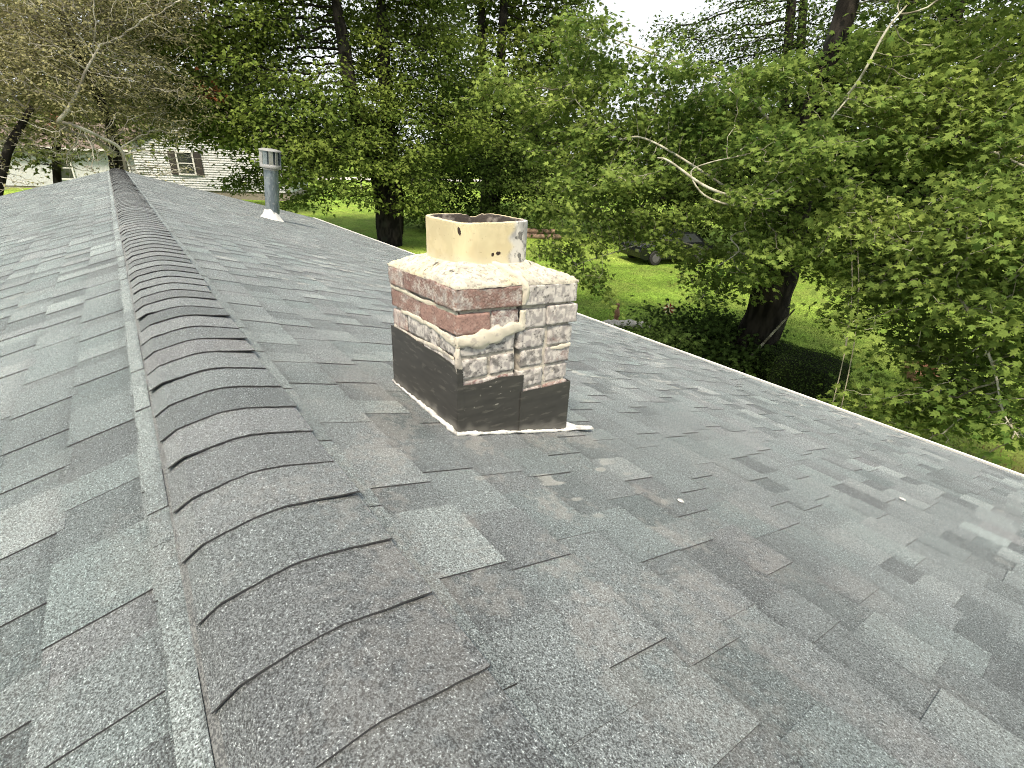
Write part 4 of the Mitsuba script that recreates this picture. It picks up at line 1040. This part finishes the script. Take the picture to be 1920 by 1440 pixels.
# ------------------------------------------------------------------ white neighbour house
nb = thing('white_house', 'white clapboard house with dark shutters half hidden by trees beyond the ridge', 'house')
A0, B0 = np.array([1.2, 42.4]), np.array([9.6, 38.7])
ex = unit(B0 - A0); WN = np.linalg.norm(B0 - A0); ey = np.array([-ex[1], ex[0]])
NM = np.eye(3); NM[:2, 0], NM[:2, 1] = ex, ey
NO = np.array([A0[0], A0[1], float(ground_z(A0[0], 39.5))])


def nput(name, m, bsdf, parent=None, **kw):
    return put(name, xf(m, NM, NO), bsdf, parent or nb, **kw)


EV, PK = 3.3, 6.0
gb = [(0, 0.55), (WN, 0.55), (WN, EV), (WN / 2, PK), (0, EV)]
nput('wall', prism(gb, 1, 0.03, 8.0), 'm_siding')
sd = []
for q in range(40):
    z0, z1 = 0.55 + q * 0.145, 0.55 + (q + 1) * 0.145
    if z1 > PK - 0.1: break
    inset = 0 if z1 < EV else (z1 - EV) / (PK - EV) * WN / 2
    v = np.array([[inset, 0.028, z1], [WN - inset, 0.028, z1], [WN - inset, -0.030, z0], [inset, -0.030, z0], [inset, 0.03, z0], [WN - inset, 0.03, z0]])
    sd.append((v, np.array([[0, 3, 2, 1], [3, 4, 5, 2]])))
tag(nput('siding', cat(sd), 'm_siding'), kind='stuff')
nput('foundation', box((0.02, 0.05, -0.6), (WN - 0.02, 8, 0.55)), 'm_foundation')
for s in (0, 1):
    pr = [(WN / 2, PK + 0.18), (WN / 2, PK + 0.02), (-0.45, EV - 0.25), (-0.45, EV - 0.09)] if s == 0 else [(WN / 2, PK + 0.18), (WN + 0.45, EV - 0.09), (WN + 0.45, EV - 0.25), (WN / 2, PK + 0.02)]
    nput('roof', prism(pr, 1, -0.35, 8.2), 'm_brown_roof')


def nwindow(x, z, w, h, shut=True, y=0.0):
    y = y - 0.055
    r = nput('window', cat([box((x - 0.09, y - 0.05, z - 0.09), (x, y + 0.06, z + h + 0.09)), box((x + w, y - 0.05, z - 0.09), (x + w + 0.09, y + 0.06, z + h + 0.09)), box((x, y - 0.05, z + h), (x + w, y + 0.06, z + h + 0.09)), box((x, y - 0.07, z - 0.09), (x + w, y + 0.06, z)), box((x, y - 0.03, z + h / 2 - 0.03), (x + w, y + 0.04, z + h / 2 + 0.03))]), 'm_trim')
    for b in (0, 1):
        nput('pane', box((x, y - 0.012, z + b * h / 2 + (0.03 if b else 0)), (x + w, y - 0.006, z + (b + 1) * h / 2 - (0 if b else 0.03))), 'm_glass', r)
    if shut:
        for xs in (x - 0.52, x + w + 0.12):
            nput('shutter', box((xs, y - 0.04, z - 0.08), (xs + 0.4, y - 0.005, z + h + 0.08)), 'm_shutter')


nwindow(2.55, 1.55, 0.85, 1.25)
# long wing to the left with its eave towards us
nput('wall', box((-11, 1.6, 0.4), (-0.005, 7.0, 2.75)), 'm_siding')
nput('foundation', box((-11, 1.65, -0.6), (-0.005, 7, 0.4)), 'm_foundation')
nput('roof', prism([(1.1, 2.62), (1.1, 2.80), (4.3, 4.4), (7.5, 2.80), (7.5, 2.62), (4.3, 4.22)], 0, -11.3, -0.46), 'm_brown_roof')
nput('gutter', box((-11.3, 1.0, 2.66), (-0.46, 1.098, 2.80)), 'm_trim')
nput('chimney_stack', box((-5.9, 3.2, 3.3), (-5.0, 3.9, 5.0)), 'm_far_brick')
nwindow(-1.9, 0.95, 0.85, 1.25, False, 1.6)
nwindow(-5.2, 0.95, 0.85, 1.25, False, 1.6)

# ------------------------------------------------------------------ things on the lawn
# a dark car half behind the maple boughs
car = thing('parked_car', 'dark car parked on the lawn, mostly hidden behind the maple boughs', 'car')
cd = unit(np.array([PT['car2'][0] - PT['car'][0] + 0.9, PT['car2'][1] - PT['car'][1] + 0.8])); CMx = np.eye(3)
CMx[:2, 0] = cd; CMx[:2, 1] = [-cd[1], cd[0]]
CO = np.array([PT['car'][0] - 0.3, PT['car'][1] + 0.3, float(ground_z(0, 14.5)) + 0.01])


def carput(name, m, bsdf, parent=None, smooth=30):
    v, f = xf(m, CMx, CO)
    return put(name, (v, f), bsdf, parent or car, smooth)


body = [(0.0, 0.35), (0.02, 0.62), (0.15, 0.78), (1.15, 0.90), (3.9, 0.92), (4.25, 0.86), (4.35, 0.6), (4.32, 0.32), (3.9, 0.24), (0.3, 0.24)]
cab = [(1.0, 0.88), (1.75, 1.36), (2.2, 1.43), (3.1, 1.41), (3.95, 0.92)]
bm = trimesh.creation.extrude_polygon(__import__('shapely.geometry', fromlist=['Polygon']).Polygon(body).buffer(-0.05).buffer(0.05), 1.72, engine='earcut')
v = np.array(bm.vertices)[:, [0, 2, 1]]; carput('body', (v, np.array(bm.faces)[:, ::-1]), 'm_car')
v, f = prism(cab, 1, 0.14, 1.58)
sc = np.where(v[:, 2] > 1.0, 0.86, 1.0); v = v.copy(); v[:, 1] = 0.86 + (v[:, 1] - 0.86) * sc
carput('cabin', (v, f), 'm_car')
carput('windscreen', (np.array([[1.12, 0.24, 0.96], [1.12, 1.48, 0.96], [1.70, 1.40, 1.335], [1.70, 0.32, 1.335]]) + [-0.02, 0, 0.02], np.array([[0, 1, 2, 3]])), 'm_glass', smooth=False)
carput('side_window', (np.array([[1.35, 0.135, 0.96], [3.6, 0.135, 0.96], [3.1, 0.235, 1.34], [1.85, 0.235, 1.34]]) + [0, -0.008, 0], np.array([[0, 1, 2, 3]])), 'm_glass', smooth=False)
for x in (0.85, 3.45):
    for y in (0.02, 1.70):
        rm = np.array([[1, 0, 0], [0, 0, 1], [0, 1, 0.0]])
        wh = carput('wheel', xf(lathe([(0.0, -0.09), (0.22, -0.1), (0.31, -0.09), (0.32, 0), (0.31, 0.09), (0.22, 0.1), (0.0, 0.09)], 20), rm, (x, y, 0.32)), 'm_rubber')
        carput('rim', xf(lathe([(0.0, -0.105), (0.17, -0.112), (0.20, -0.10), (0.20, 0.1), (0.17, 0.112), (0.0, 0.105)], 16), rm, (x, y, 0.32)), 'm_rim', wh)
for y in (0.12, 1.35): carput('headlight', box((-0.015, y, 0.58), (0.05, y + 0.26, 0.70)), 'm_chrome', smooth=False)

# pinwheel: eight maroon and eight cream blades on a stake
pin = thing('garden_pinwheel', 'maroon and cream pinwheel spinner on a stake in the lawn', 'garden ornament')
pc = np.array([PT['pin'][0], PT['pin'][1], PT['pin'][2] + 0.46])
pd = unit(np.array([-0.78, -0.55, 0.28])); pr_ = unit(np.cross(pd, [0, 0, 1])); pu = np.cross(pr_, pd)
for q in range(12):
    a, b = q * math.pi / 6, q * math.pi / 6 + 0.44
    v = []
    for dz in (0.004, -0.004):
        v += [pc + pd * dz, pc + pd * (dz + 0.03) + 0.19 * (math.cos(a) * pr_ + math.sin(a) * pu), pc + pd * dz + 0.13 * (math.cos(b) * pr_ + math.sin(b) * pu)]
    put('blade', (np.array(v), np.array([[0, 1, 2], [3, 5, 4], [0, 3, 4], [0, 4, 1], [1, 4, 5], [1, 5, 2], [2, 5, 3], [2, 3, 0]])), 'm_maroon' if q % 2 else 'm_cream_blade', pin)
put('stake', tube([[pc[0], pc[1], pc[2]] - pd * 0.03, [pc[0], pc[1], PT['pin'][2] - 0.05] - pd * 0.03], 0.008, 6), 'm_bark', pin)

# pale stones edging a bed, with a terracotta figure behind them
g = np.random.default_rng(61)
sx, sy, sz = PT['stones']
where = ['leftmost', 'second from the left', 'third from the left', 'fourth from the left', 'fifth from the left', 'rightmost']
for q in range(6):
    m = trimesh.creation.icosphere(2, 1.0)
    n = np.array(m.vertices)
    s = g.uniform(0.17, 0.26)
    v = n * [s, s * 0.8, s * 0.55] * (0.75 + 0.5 * meshkit.fbm(n * 1.5 + q * 3, 3, q))[:, None]
    x = sx - 0.42 + 0.21 * q * 0.8; y = sy + 0.55 - 0.13 * q + g.uniform(-0.06, 0.06)
    tag(put('edging_stone', (v + [x, y, sz + 0.08], np.array(m.faces)), 'm_stone', smooth=True), f'pale edging stone by the bed under the maple, {where[q]} of six', 'stone', 'edging stones of the bed')
fg = thing('garden_figure', 'small rust-brown garden figure standing behind the pale edging stones', 'garden ornament')
fx, fy = sx + 0.12, sy + 0.75
put('base', xf(lathe([(0.0, 0), (0.12, 0), (0.10, 0.07), (0.05, 0.1), (0.0, 0.1)], 14), None, (fx, fy, sz)), 'm_terracotta', fg, smooth=40)
put('figure', xf(lathe([(0.05, 0.09), (0.085, 0.2), (0.09, 0.3), (0.06, 0.40), (0.04, 0.44), (0.065, 0.50), (0.06, 0.56), (0.0, 0.6)], 14), None, (fx, fy, sz)), 'm_terracotta', fg, smooth=40)


def pot(name, c, r, h, bsdf, label, category='planter', soil=True):
    root = thing(name, label, category)
    put('pot', xf(lathe([(0.0, 0.0), (r * 0.7, 0.0), (r * 0.95, h * 0.85), (r * 1.06, h * 0.86), (r * 1.06, h), (r * 0.92, h), (r * 0.85, h * 0.8), (0.0, h * 0.8)], 20), None, c), bsdf, root, smooth=40)
    return root


tr_ = thing('planter_box', 'orange-brown planter tray standing on the lawn under the right maple boughs', 'planter')
tx, ty, tz = PT['terr']
tm = rotz(0.5)
for a, b in (((-0.5, -0.28, 0), (0.5, -0.24, 0.3)), ((-0.5, 0.24, 0), (0.5, 0.28, 0.3)), ((-0.5, -0.24, 0), (-0.46, 0.24, 0.3)), ((0.46, -0.24, 0), (0.5, 0.24, 0.3)), ((-0.46, -0.24, 0.02), (0.46, 0.24, 0.06))):
    put('board', xf(box(a, b), tm, (tx, ty, tz)), 'm_terracotta', tr_)
pot('flower_pot', (PT['pot'][0], PT['pot'][1], -3.82), 0.20, 0.36, 'm_black_pot', 'black pot on the lawn at the far right, nearer of two')
pot('flower_pot', (PT['pot3'][0], PT['pot3'][1], -3.82), 0.22, 0.42, 'm_black_pot', 'black pot farther out on the right lawn')
pot('flower_pot', (PT['pot2'][0], PT['pot2'][1], -3.82), 0.30, 0.26, 'm_black_pot', 'wide low black pot in front of the orange-brown planter tray')
# rope swing hanging from the maple
sw = thing('rope_swing', 'rope swing hanging from the maple on two pale ropes beside the hedge', 'swing')
wx, wy = 8.42, 2.52
for q, dx in enumerate((-0.12, 0.12)):
    put('rope', tube([[wx + dx * 0.45, wy - dx * 0.45, -3.3], [wx + 0.36 + dx * 0.3, wy + 0.34 - dx * 0.3, -1.42], [PT['hang'][0] + dx * 0.3, PT['hang'][1] - dx * 0.3, PT['hang'][2]]], 0.0075, 6, 0, 0, True, 4), 'm_rope', sw, smooth=True)
put('seat', xf(box((-0.24, -0.09, -3.34), (0.24, 0.09, -3.305)), rotz(-0.78), (wx, wy, 0)), 'm_wood', sw)
stk = tag(put('pole', tube([PT['stickb'], (np.array(PT['stickb']) * 0.5 + np.array(PT['stickt']) * 0.5 + [0.02, 0, 0.02]).tolist(), PT['stickt']], [0.035, 0.028, 0.018], 8, 0.15, 4, True, 5), 'm_twig', smooth=True), 'thin pale pole leaning against the maple trunk', 'pole')
# logs stacked at the wood edge
px_, py_, pz_ = PT['pile']
rm = np.array([[0, 0, 1.0], [0, 1, 0], [-1, 0, 0]])
nm = ['front left', 'front middle', 'front right', 'upper left', 'upper right']
for q, (a, b, zz) in enumerate([(-0.5, 0, 0.12), (0, -0.15, 0.12), (0.5, -0.3, 0.13), (-0.2, 0.2, 0.36), (0.3, 0.1, 0.36)]):
    d = np.array([0.82, -0.57, 0])
    c = np.array([px_ + a * 0.6, py_ + b, pz_ + zz])
    tag(put('log', tube([c - d * 0.8, c, c + d * 0.8], 0.13, 10, 0.1, q, True, 2), 'm_wood', smooth=40), f'reddish cut log in the low pile right of the flue, {nm[q]}', 'log', 'logs in the pile')
post = thing('roadside_post', 'slim grey post at the far edge of the lawn by the road', 'post')
put('post', xf(lathe([(0.0, 0), (0.07, 0), (0.06, 1.1), (0.0, 1.12)], 10), None, PT['post']), 'm_stone', post, smooth=40)
put('marker', xf(box((-0.12, -0.03, 1.12), (0.12, 0.03, 1.32)), None, PT['post']), 'm_stone', post)
print('stats', STATS, 'tris', sum(len(meshkit.WRITTEN[d['filename']][1]) for d in scene.values() if d.get('type') == 'ply'))
